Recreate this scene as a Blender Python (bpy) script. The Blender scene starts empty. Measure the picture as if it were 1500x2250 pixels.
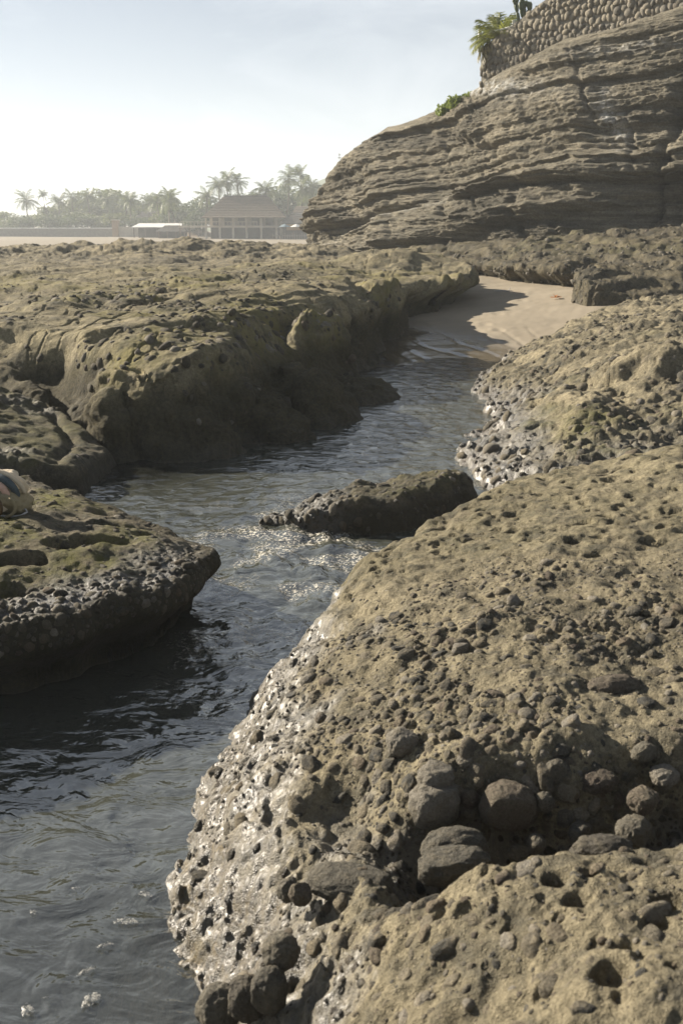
import bpy, math, random
import numpy as np
from mathutils import Vector, Matrix, Euler

# ------------------------------------------------------------------ camera, sky, sun, exposure
scene = bpy.context.scene
scene.render.engine = 'CYCLES'
scene.cycles.use_denoising = True
scene.cycles.max_bounces = 8
scene.cycles.diffuse_bounces = 3
scene.cycles.glossy_bounces = 3
scene.cycles.transparent_max_bounces = 12
scene.cycles.volume_bounces = 1
scene.cycles.sample_clamp_indirect = 6.0
scene.cycles.caustics_reflective = False
scene.cycles.caustics_refractive = False

CAM_H = 2.2
cam = bpy.data.cameras.new('camera')
cam.sensor_fit = 'VERTICAL'
cam.sensor_height = 36.0
cam.lens = 35.0
cam.clip_start = 0.05
cam.clip_end = 6000.0
cam.dof.use_dof = True
cam.dof.focus_distance = 7.5
cam.dof.aperture_fstop = 5.6
cam_ob = bpy.data.objects.new('camera', cam)
scene.collection.objects.link(cam_ob)
cam_ob.location = (0.0, 0.0, CAM_H)
cam_ob.rotation_euler = (math.radians(90.0 - 16.07), 0.0, 0.0)
scene.camera = cam_ob

SUN_EL = math.radians(25.0)
SUN_AZ = math.radians(-60.0)          # measured from +Y towards +X: the sun stands left and ahead
world = bpy.data.worlds.new('World')
scene.world = world
world.use_nodes = True
wn, wl = world.node_tree.nodes, world.node_tree.links
wn.clear()
w_out = wn.new('ShaderNodeOutputWorld')
w_bg = wn.new('ShaderNodeBackground')
w_bg.inputs['Strength'].default_value = 0.057
sky = wn.new('ShaderNodeTexSky')
sky.sky_type = 'NISHITA'
sky.sun_disc = False
sky.sun_elevation = SUN_EL
sky.sun_rotation = SUN_AZ
sky.air_density = 0.8
sky.dust_density = 0.05
sky.ozone_density = 1.0
# thin wisps of high cloud over the whole sky
w_tc = wn.new('ShaderNodeTexCoord')
w_map = wn.new('ShaderNodeMapping'); w_map.inputs['Scale'].default_value = (1.6, 1.6, 4.2)
w_n = wn.new('ShaderNodeTexNoise'); w_n.inputs['Scale'].default_value = 2.6
w_n.inputs['Detail'].default_value = 9.0; w_n.inputs['Roughness'].default_value = 0.62
w_n.inputs['Distortion'].default_value = 0.5
w_r = wn.new('ShaderNodeMapRange')
w_r.inputs['From Min'].default_value = 0.48; w_r.inputs['From Max'].default_value = 0.72
w_r.inputs['To Min'].default_value = 0.0; w_r.inputs['To Max'].default_value = 0.30
w_mix = wn.new('ShaderNodeMix'); w_mix.data_type = 'RGBA'
# hazy air: the sky's colour washed out towards grey and its glare near the sun softened
w_bw = wn.new('ShaderNodeRGBToBW')
w_hs = wn.new('ShaderNodeMix'); w_hs.data_type = 'RGBA'; w_hs.inputs['Factor'].default_value = 0.55
w_s1 = wn.new('ShaderNodeVectorMath'); w_s1.operation = 'SCALE'; w_s1.inputs['Scale'].default_value = 1.0 / 25.0
w_s2 = wn.new('ShaderNodeVectorMath'); w_s2.operation = 'ADD'; w_s2.inputs[1].default_value = (1.0, 1.0, 1.0)
w_s3 = wn.new('ShaderNodeVectorMath'); w_s3.operation = 'DIVIDE'
wl.new(w_tc.outputs['Generated'], w_map.inputs['Vector'])
wl.new(w_map.outputs['Vector'], w_n.inputs['Vector'])
wl.new(w_n.outputs['Fac'], w_r.inputs['Value'])
wl.new(sky.outputs['Color'], w_bw.inputs['Color'])
wl.new(sky.outputs['Color'], w_hs.inputs['A']); wl.new(w_bw.outputs['Val'], w_hs.inputs['B'])
wl.new(w_hs.outputs['Result'], w_s1.inputs[0]); wl.new(w_s1.outputs[0], w_s2.inputs[0])
wl.new(w_hs.outputs['Result'], w_s3.inputs[0]); wl.new(w_s2.outputs[0], w_s3.inputs[1])
wl.new(w_s3.outputs[0], w_mix.inputs['A'])
w_mix.inputs['B'].default_value = (7.2, 7.5, 7.8, 1.0)
wl.new(w_r.outputs['Result'], w_mix.inputs['Factor'])
wl.new(w_mix.outputs['Result'], w_bg.inputs['Color'])
wl.new(w_bg.outputs['Background'], w_out.inputs['Surface'])

sun = bpy.data.lights.new('sun', 'SUN')
sun.energy = 5.0
sun.angle = math.radians(0.55)
sun.color = (1.0, 0.90, 0.755)
sun_ob = bpy.data.objects.new('sun', sun)
scene.collection.objects.link(sun_ob)
sun_dir = Vector((math.sin(SUN_AZ) * math.cos(SUN_EL), math.cos(SUN_AZ) * math.cos(SUN_EL), math.sin(SUN_EL)))
sun_ob.rotation_euler = (-sun_dir).to_track_quat('-Z', 'Y').to_euler()
sun_ob.location = sun_dir * 60.0

scene.view_settings.view_transform = 'Standard'
scene.view_settings.look = 'None'
scene.view_settings.exposure = 1.5
scene.view_settings.gamma = 1.0
scene.view_settings.use_curve_mapping = False

# ------------------------------------------------------------------ small helpers
COL = scene.collection
rng = np.random.default_rng(11)
random.seed(7)

def smooth(a, b, x):
    t = np.clip((x - a) / (b - a), 0.0, 1.0)
    return t * t * (3.0 - 2.0 * t)

def smin(a, b, k):
    h = np.clip(0.5 + 0.5 * (b - a) / k, 0.0, 1.0)
    return b + (a - b) * h - k * h * (1.0 - h)

_tab = np.random.default_rng(3)
_ANG = _tab.random((256, 256)) * 2 * math.pi
_GX, _GY = np.cos(_ANG).astype(np.float32), np.sin(_ANG).astype(np.float32)
_J1, _J2, _J3 = (_tab.random((256, 256)).astype(np.float32) for _ in range(3))
_P = _tab.permutation(256)
_G3 = _tab.normal(size=(256, 3)); _G3 = (_G3 / np.linalg.norm(_G3, axis=1)[:, None]).astype(np.float32)

def pn(x, y, s=0):
    """2D gradient noise, about -1..1"""
    x = np.asarray(x) + 17.31 * s; y = np.asarray(y) - 9.77 * s
    xi = np.floor(x).astype(np.int64); yi = np.floor(y).astype(np.int64)
    fx, fy = x - xi, y - yi
    u = fx * fx * fx * (fx * (fx * 6 - 15) + 10); v = fy * fy * fy * (fy * (fy * 6 - 15) + 10)
    x0, x1, y0, y1 = xi & 255, (xi + 1) & 255, yi & 255, (yi + 1) & 255
    a = _GX[x0, y0] * fx + _GY[x0, y0] * fy
    b = _GX[x1, y0] * (fx - 1) + _GY[x1, y0] * fy
    c = _GX[x0, y1] * fx + _GY[x0, y1] * (fy - 1)
    d = _GX[x1, y1] * (fx - 1) + _GY[x1, y1] * (fy - 1)
    return 1.5 * ((a + (b - a) * u) * (1 - v) + (c + (d - c) * u) * v)

def fbm(x, y, f, octaves, s=0, gain=0.5):
    o = 0.0; a = 1.0
    for k in range(octaves):
        o = o + a * pn(x * f, y * f, s + k * 1.7); f *= 2.03; a *= gain
    return o

def ridged(x, y, f, octaves, s=0, gain=0.5):
    o = 0.0; a = 1.0
    for k in range(octaves):
        o = o + a * (1.0 - np.abs(pn(x * f, y * f, s + k * 1.7)) * 2.0); f *= 2.03; a *= gain
    return o

def pn3(x, y, z, s=0):
    x = x + 13.7 * s; y = y + 5.1 * s; z = z - 8.3 * s
    xi = np.floor(x).astype(np.int64); yi = np.floor(y).astype(np.int64); zi = np.floor(z).astype(np.int64)
    fx, fy, fz = x - xi, y - yi, z - zi
    u, v, w = (f * f * f * (f * (f * 6 - 15) + 10) for f in (fx, fy, fz))
    out = 0.0
    for dx in (0, 1):
        wx = u if dx else 1 - u
        for dy in (0, 1):
            wy = v if dy else 1 - v
            for dz in (0, 1):
                wz = w if dz else 1 - w
                g = _G3[_P[(_P[(_P[(xi + dx) & 255] + yi + dy) & 255] + zi + dz) & 255]]
                out = out + wx * wy * wz * (g[..., 0] * (fx - dx) + g[..., 1] * (fy - dy) + g[..., 2] * (fz - dz))
    return 1.5 * out

def fbm3(x, y, z, f, octaves, s=0, gain=0.5):
    o = 0.0; a = 1.0
    for k in range(octaves):
        o = o + a * pn3(x * f, y * f, z * f, s + k * 1.3); f *= 2.03; a *= gain
    return o

def worley(x, y, c, s=0):
    """distance to the nearest jittered point (in metres), and that point's random value"""
    x = np.asarray(x) / c + 31.7 * s; y = np.asarray(y) / c + 12.9 * s
    xi = np.floor(x).astype(np.int64); yi = np.floor(y).astype(np.int64)
    best = np.full(x.shape, 9.0); rid = np.zeros(x.shape)
    for dx in (-1, 0, 1):
        for dy in (-1, 0, 1):
            a, b = (xi + dx) & 255, (yi + dy) & 255
            d = (xi + dx + _J1[a, b] - x) ** 2 + (yi + dy + _J2[a, b] - y) ** 2
            m = d < best
            best = np.where(m, d, best); rid = np.where(m, _J3[a, b], rid)
    return np.sqrt(best) * c, rid

def domes(x, y, c, s, amount):
    """rounded bumps sitting in cells of size c; amount 0..1 is the share of cells that carry one"""
    d, r = worley(x, y, c, s)
    rad = c * (0.25 + 0.28 * ((r * 7.13) % 1.0))
    return np.where(r < amount, np.sqrt(np.maximum(0.0, 1 - (d / rad) ** 2)) * rad, 0.0)

def pits(x, y, c, s, amount):
    d, r = worley(x, y, c, s)
    rad = c * (0.18 + 0.25 * ((r * 5.77) % 1.0))
    return np.where(r < amount, smooth(1.0, 0.35, d / rad) * rad, 0.0)

def rbf(pts, x, y, lin=True):
    """thin-plate surface through control points (x, y, z)"""
    p = np.array(pts, float); n = len(p)
    def U(r2): return 0.5 * r2 * np.log(r2 + 1e-9)
    A = np.zeros((n + 3, n + 3))
    d2 = (p[:, None, 0] - p[None, :, 0]) ** 2 + (p[:, None, 1] - p[None, :, 1]) ** 2
    A[:n, :n] = U(d2) + np.eye(n) * 0.02
    A[:n, n] = 1; A[:n, n + 1:] = p[:, :2]; A[n:, :n] = A[:n, n:].T
    w = np.linalg.solve(A, np.concatenate([p[:, 2], [0, 0, 0]]))
    o = w[n] + w[n + 1] * x + w[n + 2] * y
    for k in range(n):
        o = o + w[k] * U((x - p[k, 0]) ** 2 + (y - p[k, 1]) ** 2)
    return o

def sd_line(x, y, pts, closed=False):
    p = list(pts) + ([pts[0]] if closed else [])
    best = np.full(np.shape(x), 1e9)
    for (ax, ay), (bx, by) in zip(p[:-1], p[1:]):
        dx, dy = bx - ax, by - ay
        t = np.clip(((x - ax) * dx + (y - ay) * dy) / (dx * dx + dy * dy + 1e-12), 0, 1)
        best = np.minimum(best, (x - ax - t * dx) ** 2 + (y - ay - t * dy) ** 2)
    return np.sqrt(best)

def sd_poly(x, y, pts):
    """signed distance to a closed outline, positive inside"""
    ins = np.zeros(np.shape(x), bool)
    n = len(pts)
    for i in range(n):
        (ax, ay), (bx, by) = pts[i], pts[(i + 1) % n]
        if ay == by: continue
        c = ((ay > y) != (by > y)) & (x < (bx - ax) * (y - ay) / (by - ay) + ax)
        ins ^= c
    return np.where(ins, 1.0, -1.0) * sd_line(x, y, pts, True)

def fan(th0, th1, nth, r0, r1, nr):
    """a plan grid, fine near the viewer's side of the place and coarser far off"""
    th = np.radians(np.linspace(th0, th1, nth))
    r = np.geomspace(r0, r1, nr)
    T, R = np.meshgrid(th, r)
    return R * np.sin(T), R * np.cos(T)

def normals(X, Y, Z):
    P = np.stack([X, Y, Z], -1)
    du = np.gradient(P, axis=1); dv = np.gradient(P, axis=0)
    n = np.cross(du, dv)
    return n / (np.linalg.norm(n, axis=-1, keepdims=True) + 1e-12)

def link(o, parent=None):
    COL.objects.link(o)
    if parent is not None: o.parent = parent
    return o

def tag(o, label=None, cat=None, group=None, kind=None):
    if label: o['label'] = label
    if cat: o['category'] = cat
    if group: o['group'] = group
    if kind: o['kind'] = kind
    return o

def empty(name, loc=(0, 0, 0), rz=0.0):
    o = bpy.data.objects.new(name, None)
    o.empty_display_size = 0.1
    o.location = loc; o.rotation_euler = (0, 0, rz)
    return link(o)

def mesh_np(name, V, Fq, mat, smooth_sh=True, attrs=None):
    """mesh from numpy arrays: V (n,3), Fq (m,3 or 4)"""
    me = bpy.data.meshes.new(name)
    V = np.ascontiguousarray(V, np.float32); Fq = np.ascontiguousarray(Fq, np.int32)
    n, k = Fq.shape
    me.vertices.add(len(V)); me.vertices.foreach_set('co', V.ravel())
    me.loops.add(n * k); me.loops.foreach_set('vertex_index', Fq.ravel())
    me.polygons.add(n)
    me.polygons.foreach_set('loop_start', np.arange(0, n * k, k, dtype=np.int32))
    me.polygons.foreach_set('loop_total', np.full(n, k, np.int32))
    me.polygons.foreach_set('use_smooth', np.full(n, smooth_sh, bool))
    for key, a in (attrs or {}).items():
        at = me.attributes.new(key, 'FLOAT', 'POINT')
        at.data.foreach_set('value', np.ascontiguousarray(a, np.float32).ravel())
    me.update(calc_edges=True); me.validate()
    if mat: me.materials.append(mat)
    return me

def grid_obj(name, X, Y, Z, mat, attrs=None, keep=None, parent=None, wrap=False):
    nr, nc = X.shape
    idx = np.arange(nr * nc).reshape(nr, nc)
    q = np.stack([idx[:-1, :-1], idx[:-1, 1:], idx[1:, 1:], idx[1:, :-1]], -1).reshape(-1, 4)
    if wrap:
        w = np.stack([idx[:-1, -1], idx[:-1, 0], idx[1:, 0], idx[1:, -1]], -1).reshape(-1, 4)
        q = np.concatenate([q, w])
    V = np.stack([X, Y, Z], -1).reshape(-1, 3)
    at = {k: np.broadcast_to(v, X.shape).reshape(-1) for k, v in (attrs or {}).items()}
    if keep is not None:
        kf = keep.reshape(-1)[q].any(1)
        q = q[kf]
        used = np.zeros(len(V), bool); used[q] = True
        re = np.cumsum(used) - 1
        V = V[used]; q = re[q]; at = {k: v[used] for k, v in at.items()}
    o = bpy.data.objects.new(name, mesh_np(name, V, q, mat, True, at))
    return link(o, parent)

class MB:
    """collects boxes, tubes, prisms and faces into one mesh"""
    def __init__(self): self.v = []; self.f = []
    def add(self, vs, fs):
        b = len(self.v); self.v += [tuple(p) for p in vs]; self.f += [tuple(i + b for i in f) for f in fs]; return self
    def box(self, x0, x1, y0, y1, z0, z1):
        return self.add([(x0, y0, z0), (x1, y0, z0), (x1, y1, z0), (x0, y1, z0), (x0, y0, z1), (x1, y0, z1), (x1, y1, z1), (x0, y1, z1)],
                        [(0, 3, 2, 1), (4, 5, 6, 7), (0, 1, 5, 4), (1, 2, 6, 5), (2, 3, 7, 6), (3, 0, 4, 7)])
    def tube(self, pts, rad, n=6, cap=True, squash=None):
        pts = [Vector(p) for p in pts]; rr = rad if hasattr(rad, '__len__') else [rad] * len(pts)
        b = len(self.v); up = Vector((0, 0, 1))
        for i, p in enumerate(pts):
            t = (pts[min(i + 1, len(pts) - 1)] - pts[max(i - 1, 0)]).normalized()
            a = t.cross(up) if abs(t.dot(up)) < 0.95 else t.cross(Vector((1, 0, 0)))
            a.normalize(); c = a.cross(t)
            for k in range(n):
                an = 2 * math.pi * k / n
                q = a * math.cos(an) * rr[i] * (squash or 1.0) + c * math.sin(an) * rr[i]
                self.v.append(tuple(p + q))
        for i in range(len(pts) - 1):
            for k in range(n):
                k2 = (k + 1) % n
                self.f.append((b + i * n + k, b + i * n + k2, b + (i + 1) * n + k2, b + (i + 1) * n + k))
        if cap:
            self.f.append(tuple(b + k for k in reversed(range(n))))
            self.f.append(tuple(b + (len(pts) - 1) * n + k for k in range(n)))
        return self
    def mesh(self, name, mat, smooth_sh=False):
        me = bpy.data.meshes.new(name)
        me.from_pydata(self.v, [], self.f)
        me.polygons.foreach_set('use_smooth', [smooth_sh] * len(me.polygons))
        me.update()
        if mat: me.materials.append(mat)
        return me
    def build(self, name, mat, parent=None, smooth_sh=False):
        return link(bpy.data.objects.new(name, self.mesh(name, mat, smooth_sh)), parent)

def copy_tree(o, parent=None):
    c = o.copy(); COL.objects.link(c)
    if parent is not None: c.parent = parent
    for ch in list(o.children):
        copy_tree(ch, c)
    return c

# ------------------------------------------------------------------ materials
def new_mat(name):
    m = bpy.data.materials.new(name); m.use_nodes = True
    nt = m.node_tree; nt.nodes.clear()
    out = nt.nodes.new('ShaderNodeOutputMaterial')
    bs = nt.nodes.new('ShaderNodeBsdfPrincipled')
    nt.links.new(bs.outputs['BSDF'], out.inputs['Surface'])
    return m, nt, bs, out

class N:
    """tiny node builder"""
    def __init__(self, nt): self.nt = nt
    def new(self, t, **kw):
        n = self.nt.nodes.new(t)
        for k, v in kw.items(): setattr(n, k, v)
        return n
    def L(self, a, b): self.nt.links.new(a, b)
    def coord(self, sc=(1, 1, 1), which='Object'):
        tc = self.new('ShaderNodeTexCoord'); mp = self.new('ShaderNodeMapping')
        mp.inputs['Scale'].default_value = sc
        self.L(tc.outputs[which], mp.inputs['Vector']); return mp.outputs['Vector']
    def noise(self, vec, scale, detail=4.0, rough=0.55, dist=0.0):
        n = self.new('ShaderNodeTexNoise')
        n.inputs['Scale'].default_value = scale; n.inputs['Detail'].default_value = detail
        n.inputs['Roughness'].default_value = rough; n.inputs['Distortion'].default_value = dist
        self.L(vec, n.inputs['Vector']); return n.outputs['Fac']
    def voro(self, vec, scale, feat='F1'):
        n = self.new('ShaderNodeTexVoronoi', feature=feat)
        n.inputs['Scale'].default_value = scale; self.L(vec, n.inputs['Vector']); return n.outputs['Distance']
    def rng(self, v, a, b, c=0.0, d=1.0):
        n = self.new('ShaderNodeMapRange')
        for k, q in (('From Min', a), ('From Max', b), ('To Min', c), ('To Max', d)): n.inputs[k].default_value = q
        self.L(v, n.inputs['Value']); return n.outputs['Result']
    def math(self, op, a, b=None):
        n = self.new('ShaderNodeMath', operation=op)
        for i, q in enumerate((a, b)):
            if q is None: continue
            if isinstance(q, (int, float)): n.inputs[i].default_value = q
            else: self.L(q, n.inputs[i])
        return n.outputs[0]
    def mix(self, f, a, b, mode='MIX'):
        n = self.new('ShaderNodeMix', data_type='RGBA', blend_type=mode)
        for k, q in (('Factor', f), ('A', a), ('B', b)):
            if isinstance(q, (int, float)): n.inputs[k].default_value = q
            elif isinstance(q, tuple): n.inputs[k].default_value = (*q, 1.0)
            else: self.L(q, n.inputs[k])
        return n.outputs['Result']
    def attr(self, name):
        n = self.new('ShaderNodeAttribute', attribute_name=name); return n.outputs['Fac']
    def bump(self, h, strength, dist, nrm=None):
        n = self.new('ShaderNodeBump'); n.inputs['Strength'].default_value = strength
        n.inputs['Distance'].default_value = dist; self.L(h, n.inputs['Height'])
        if nrm is not None: self.L(nrm, n.inputs['Normal'])
        return n.outputs['Normal']

def rock_mat(name, a, b, dark, sc=1.0, bump=1.0, moss_c=(0.105, 0.105, 0.028), weed_c=(0.115, 0.075, 0.028)):
    """weathered volcanic sandstone: a/b sandy matrix, dark the pebble grey; wet, moss and weed come from the mesh"""
    m, nt, bs, out = new_mat(name); n = N(nt)
    v = n.coord()
    big = n.noise(v, 0.9 * sc, 5, 0.6, 0.3)
    mid = n.noise(v, 7.0 * sc, 5, 0.65)
    fine = n.noise(v, 55.0 * sc, 4, 0.7)
    grain = n.noise(v, 230.0 * sc, 2, 0.6)
    f1 = n.rng(n.math('ADD', n.math('MULTIPLY', big, 0.6), n.math('MULTIPLY', mid, 0.4)), 0.36, 0.64)
    c = n.mix(f1, a, b)
    tint = n.math('ADD', n.attr('tint'), n.rng(mid, 0.46, 0.66, 0.0, 0.75))
    tint = n.math('MINIMUM', n.math('MAXIMUM', tint, 0.0), 1.0)
    c = n.mix(tint, c, dark)
    sp = n.rng(fine, 0.3, 0.7, 0.62, 1.36)
    gm = n.rng(grain, 0.25, 0.75, 0.72, 1.28)
    k = n.math('MULTIPLY', sp, gm)
    cc = n.new('ShaderNodeCombineColor')
    for i in range(3): n.L(k, cc.inputs[i])
    c = n.mix(1.0, c, cc.outputs['Color'], 'MULTIPLY')
    mo = n.math('MULTIPLY', n.attr('moss'), n.rng(n.noise(v, 5.0 * sc, 6, 0.7), 0.36, 0.62))
    c = n.mix(mo, c, moss_c)
    we = n.math('MULTIPLY', n.attr('weed'), n.rng(n.noise(v, 16.0 * sc, 5, 0.7), 0.38, 0.56))
    wcol = n.mix(n.rng(fine, 0.35, 0.65), weed_c, (0.035, 0.028, 0.014))
    c = n.mix(we, c, wcol)
    ch = n.mix(n.attr('chalk'), c, (0.46, 0.45, 0.42))
    wet = n.math('MULTIPLY', n.attr('wet'), n.rng(n.noise(v, 9.0 * sc, 4, 0.6), 0.3, 0.5, 0.45, 1.0))
    wc = n.mix(1.0, ch, (0.50, 0.49, 0.46), 'MULTIPLY')
    c = n.mix(wet, ch, wc)
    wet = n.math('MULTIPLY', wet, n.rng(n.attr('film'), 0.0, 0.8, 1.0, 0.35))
    c = n.mix(n.attr('film'), c, n.mix(n.rng(fine, 0.35, 0.65), (0.026, 0.024, 0.016), (0.052, 0.044, 0.024)))  # dark algae film that also paints deeper shade into the low faces
    n.L(c, bs.inputs['Base Color'])
    rg = n.rng(wet, 0.0, 1.0, 0.93, 0.38)
    n.L(rg, bs.inputs['Roughness'])
    n.L(n.rng(wet, 0.0, 1.0, 0.18, 1.0), bs.inputs['Specular IOR Level'])
    n.L(n.math('MULTIPLY', n.math('MULTIPLY', wet, n.rng(n.attr('film'), 0.0, 0.6, 1.0, 0.0)), 0.16), bs.inputs['Coat Weight']); bs.inputs['Coat Roughness'].default_value = 0.36; bs.inputs['Coat IOR'].default_value = 1.6
    h = n.math('ADD', n.math('MULTIPLY', fine, 0.7), n.math('MULTIPLY', grain, 0.28))
    nr = n.bump(h, 0.95 * bump, 0.026 / sc)
    nr = n.bump(mid, 0.5 * bump, 0.05 / sc, nr)
    n.L(nr, bs.inputs['Normal'])
    return m

SAND_A, SAND_B, GREY = (0.228, 0.197, 0.130), (0.124, 0.107, 0.071), (0.062, 0.059, 0.047)
M = {}
M['fore'] = rock_mat('shelf_rock', SAND_A, SAND_B, GREY, 1.0, 1.0, weed_c=(0.19, 0.14, 0.052))
M['mound'] = rock_mat('mound_rock', (0.265, 0.228, 0.150), (0.155, 0.136, 0.090), GREY, 0.6, 1.0)
M['plat'] = rock_mat('platform_rock', (0.285, 0.243, 0.155), (0.170, 0.147, 0.096), (0.070, 0.066, 0.051), 0.5, 0.85, (0.170, 0.150, 0.062))
M['ledge'] = rock_mat('ledge_rock', (0.15, 0.127, 0.085), (0.09, 0.079, 0.055), (0.05, 0.048, 0.04), 0.9, 1.0, (0.105, 0.100, 0.030), (0.06, 0.045, 0.016))
M['terr'] = rock_mat('conglomerate', (0.150, 0.128, 0.082), (0.090, 0.079, 0.053), (0.055, 0.051, 0.041), 0.5, 1.1)

def cliff_material():
    m, nt, bs, out = new_mat('layered_cliff'); n = N(nt)
    v = n.coord(); vs = n.coord((0.55, 0.55, 5.0))
    lay = n.noise(vs, 1.3, 7, 0.68, 0.25)
    big = n.noise(v, 0.35, 4, 0.6)
    fine = n.noise(v, 16.0, 5, 0.7)
    c = n.mix(n.rng(lay, 0.34, 0.66), (0.092, 0.085, 0.064), (0.265, 0.235, 0.175))
    c = n.mix(n.rng(big, 0.45, 0.7, 0.0, 0.45), c, (0.078, 0.072, 0.055))
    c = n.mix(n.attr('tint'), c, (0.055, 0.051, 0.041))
    k = n.rng(fine, 0.28, 0.72, 0.6, 1.35)
    cc = n.new('ShaderNodeCombineColor')
    for i in range(3): n.L(k, cc.inputs[i])
    c = n.mix(1.0, c, cc.outputs['Color'], 'MULTIPLY')
    c = n.mix(n.math('MULTIPLY', n.attr('chalk'), n.rng(n.noise(v, 3.5, 6, 0.7), 0.42, 0.6)), c, (0.52, 0.52, 0.50))
    n.L(c, bs.inputs['Base Color']); bs.inputs['Roughness'].default_value = 0.92
    bs.inputs['Specular IOR Level'].default_value = 0.15
    nr = n.bump(n.noise(vs, 9.0, 5, 0.7), 0.7, 0.12)
    nr = n.bump(fine, 0.7, 0.05, nr)
    n.L(nr, bs.inputs['Normal'])
    return m
M['cliff'] = cliff_material()

def pebble_mat(name, a, b, dust):
    m, nt, bs, out = new_mat(name); n = N(nt)
    v = n.coord(); oi = n.new('ShaderNodeObjectInfo')
    r = n.math('FRACT', n.math('ADD', oi.outputs['Random'], n.attr('rnd')))
    g = n.new('ShaderNodeNewGeometry')
    mp = n.new('ShaderNodeMapping'); mp.inputs['Scale'].default_value = (1, 1, 1)
    n.L(g.outputs['Position'], mp.inputs['Vector']); p = mp.outputs['Vector']
    c = n.mix(n.rng(r, 0.1, 0.9), a, b)
    r2 = n.math('FRACT', n.math('MULTIPLY', r, 7.31))
    c = n.mix(n.rng(r2, 0.80, 0.86, 0.0, 0.75), c, (0.215, 0.195, 0.160)); c = n.mix(n.rng(r2, 0.16, 0.10, 0.0, 0.45), c, (0.110, 0.080, 0.056))
    mid = n.noise(p, 22.0, 5, 0.7)
    c = n.mix(n.rng(mid, 0.46, 0.66, 0.0, 0.8), c, dust)
    fine = n.noise(p, 140.0, 4, 0.7)
    k = n.rng(fine, 0.25, 0.75, 0.6, 1.4)
    cc = n.new('ShaderNodeCombineColor')
    for i in range(3): n.L(k, cc.inputs[i])
    c = n.mix(1.0, c, cc.outputs['Color'], 'MULTIPLY')
    wet = n.attr('wet'); c = n.mix(wet, c, n.mix(1.0, c, (0.45, 0.45, 0.44), 'MULTIPLY'))
    n.L(c, bs.inputs['Base Color'])
    n.L(n.rng(wet, 0, 1, 0.9, 0.28), bs.inputs['Roughness']); bs.inputs['Specular IOR Level'].default_value = 0.28
    nr = n.bump(fine, 0.8, 0.014); nr = n.bump(mid, 0.8, 0.04, nr)
    n.L(nr, bs.inputs['Normal'])
    return m
M['peb'] = pebble_mat('cobble_stone', (0.055, 0.053, 0.046), (0.15, 0.130, 0.093), (0.19, 0.160, 0.108))
M['cob'] = pebble_mat('dark_grey_cobble', (0.055, 0.052, 0.045), (0.115, 0.105, 0.082), (0.135, 0.118, 0.085))
M['pebd'] = pebble_mat('dark_cobble_stone', (0.055, 0.051, 0.041), (0.10, 0.088, 0.063), (0.12, 0.102, 0.068))

def plain(name, col, rough=0.8, var=0.25, sc=4.0, bump=0.3, spec=0.3):
    m, nt, bs, out = new_mat(name); n = N(nt)
    v = n.coord(); f = n.noise(v, sc, 5, 0.65)
    k = n.rng(f, 0.25, 0.75, 1 - var, 1 + var)
    cc = n.new('ShaderNodeCombineColor')
    for i in range(3): n.L(k, cc.inputs[i])
    n.L(n.mix(1.0, col, cc.outputs['Color'], 'MULTIPLY'), bs.inputs['Base Color'])
    bs.inputs['Roughness'].default_value = rough; bs.inputs['Specular IOR Level'].default_value = spec
    if bump: n.L(n.bump(f, bump, 0.3 / sc), bs.inputs['Normal'])
    return m

def leaf_mat(name, a, b):
    m, nt, bs, out = new_mat(name); n = N(nt)
    oi = n.new('ShaderNodeObjectInfo'); g = n.new('ShaderNodeNewGeometry')
    mp = n.new('ShaderNodeMapping'); n.L(g.outputs['Position'], mp.inputs['Vector'])
    f = n.rng(n.noise(mp.outputs['Vector'], 0.9, 3, 0.6), 0.3, 0.7)
    c = n.mix(f, a, b)
    n.L(c, bs.inputs['Base Color']); bs.inputs['Roughness'].default_value = 0.55
    tr = n.new('ShaderNodeBsdfTranslucent'); n.L(c, tr.inputs['Color'])
    mx = n.new('ShaderNodeMixShader'); mx.inputs['Fac'].default_value = 0.38
    n.L(bs.outputs['BSDF'], mx.inputs[1]); n.L(tr.outputs['BSDF'], mx.inputs[2])
    n.L(mx.outputs['Shader'], out.inputs['Surface'])
    return m
# ------------------------------------------------------------------ terrain
WATER_Z = 0.0

def displace(X, Y, Z, amt):
    n = normals(X, Y, Z)
    return X + n[..., 0] * amt, Y + n[..., 1] * amt, Z + n[..., 2] * amt

# --- right-hand foreground shelf
FORE_POLY = [(-0.20, 0.6), (-0.381, 2.206), (-0.404, 2.335), (-0.535, 2.613), (-0.564, 2.761), (-0.57, 3.075), (-0.578, 3.453), (-0.535, 3.878),
             (-0.416, 4.353), (-0.25, 4.80), (-0.03, 5.30), (0.33, 5.85), (0.75, 6.45), (1.1, 6.85), (1.7, 7.1), (3.4, 7.3), (6.5, 7.3), (6.5, 0.6)]
FORE_TOP = [(-0.09, 2.418, 0.46), (-0.162, 3.562, 0.40), (0.089, 3.556, 0.52), (0.573, 3.268, 0.62), (1.196, 3.186, 0.66),
            (0.762, 4.501, 0.62), (1.871, 5.259, 0.74), (1.023, 6.166, 0.54), (0.399, 5.167, 0.50), (-0.022, 4.459, 0.42), (0.491, 2.74, 0.63),
            (1.032, 2.687, 0.66), (0.384, 2.069, 0.72), (0.823, 2.076, 0.74), (0.6, 1.433, 0.85), (0.208, 1.486, 0.80), (-0.05, 1.829, 0.66),
            (-0.114, 2.121, 0.55), (3.0, 3.0, 0.74), (3.0, 5.5, 0.86), (4.5, 4.0, 0.9), (2.5, 1.2, 0.95)]
GULLY = [(-0.02, 2.36), (0.10, 2.38), (0.326, 2.40), (0.601, 2.42), (1.017, 2.44), (1.434, 2.46), (2.2, 2.5), (3.2, 2.45)]

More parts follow.
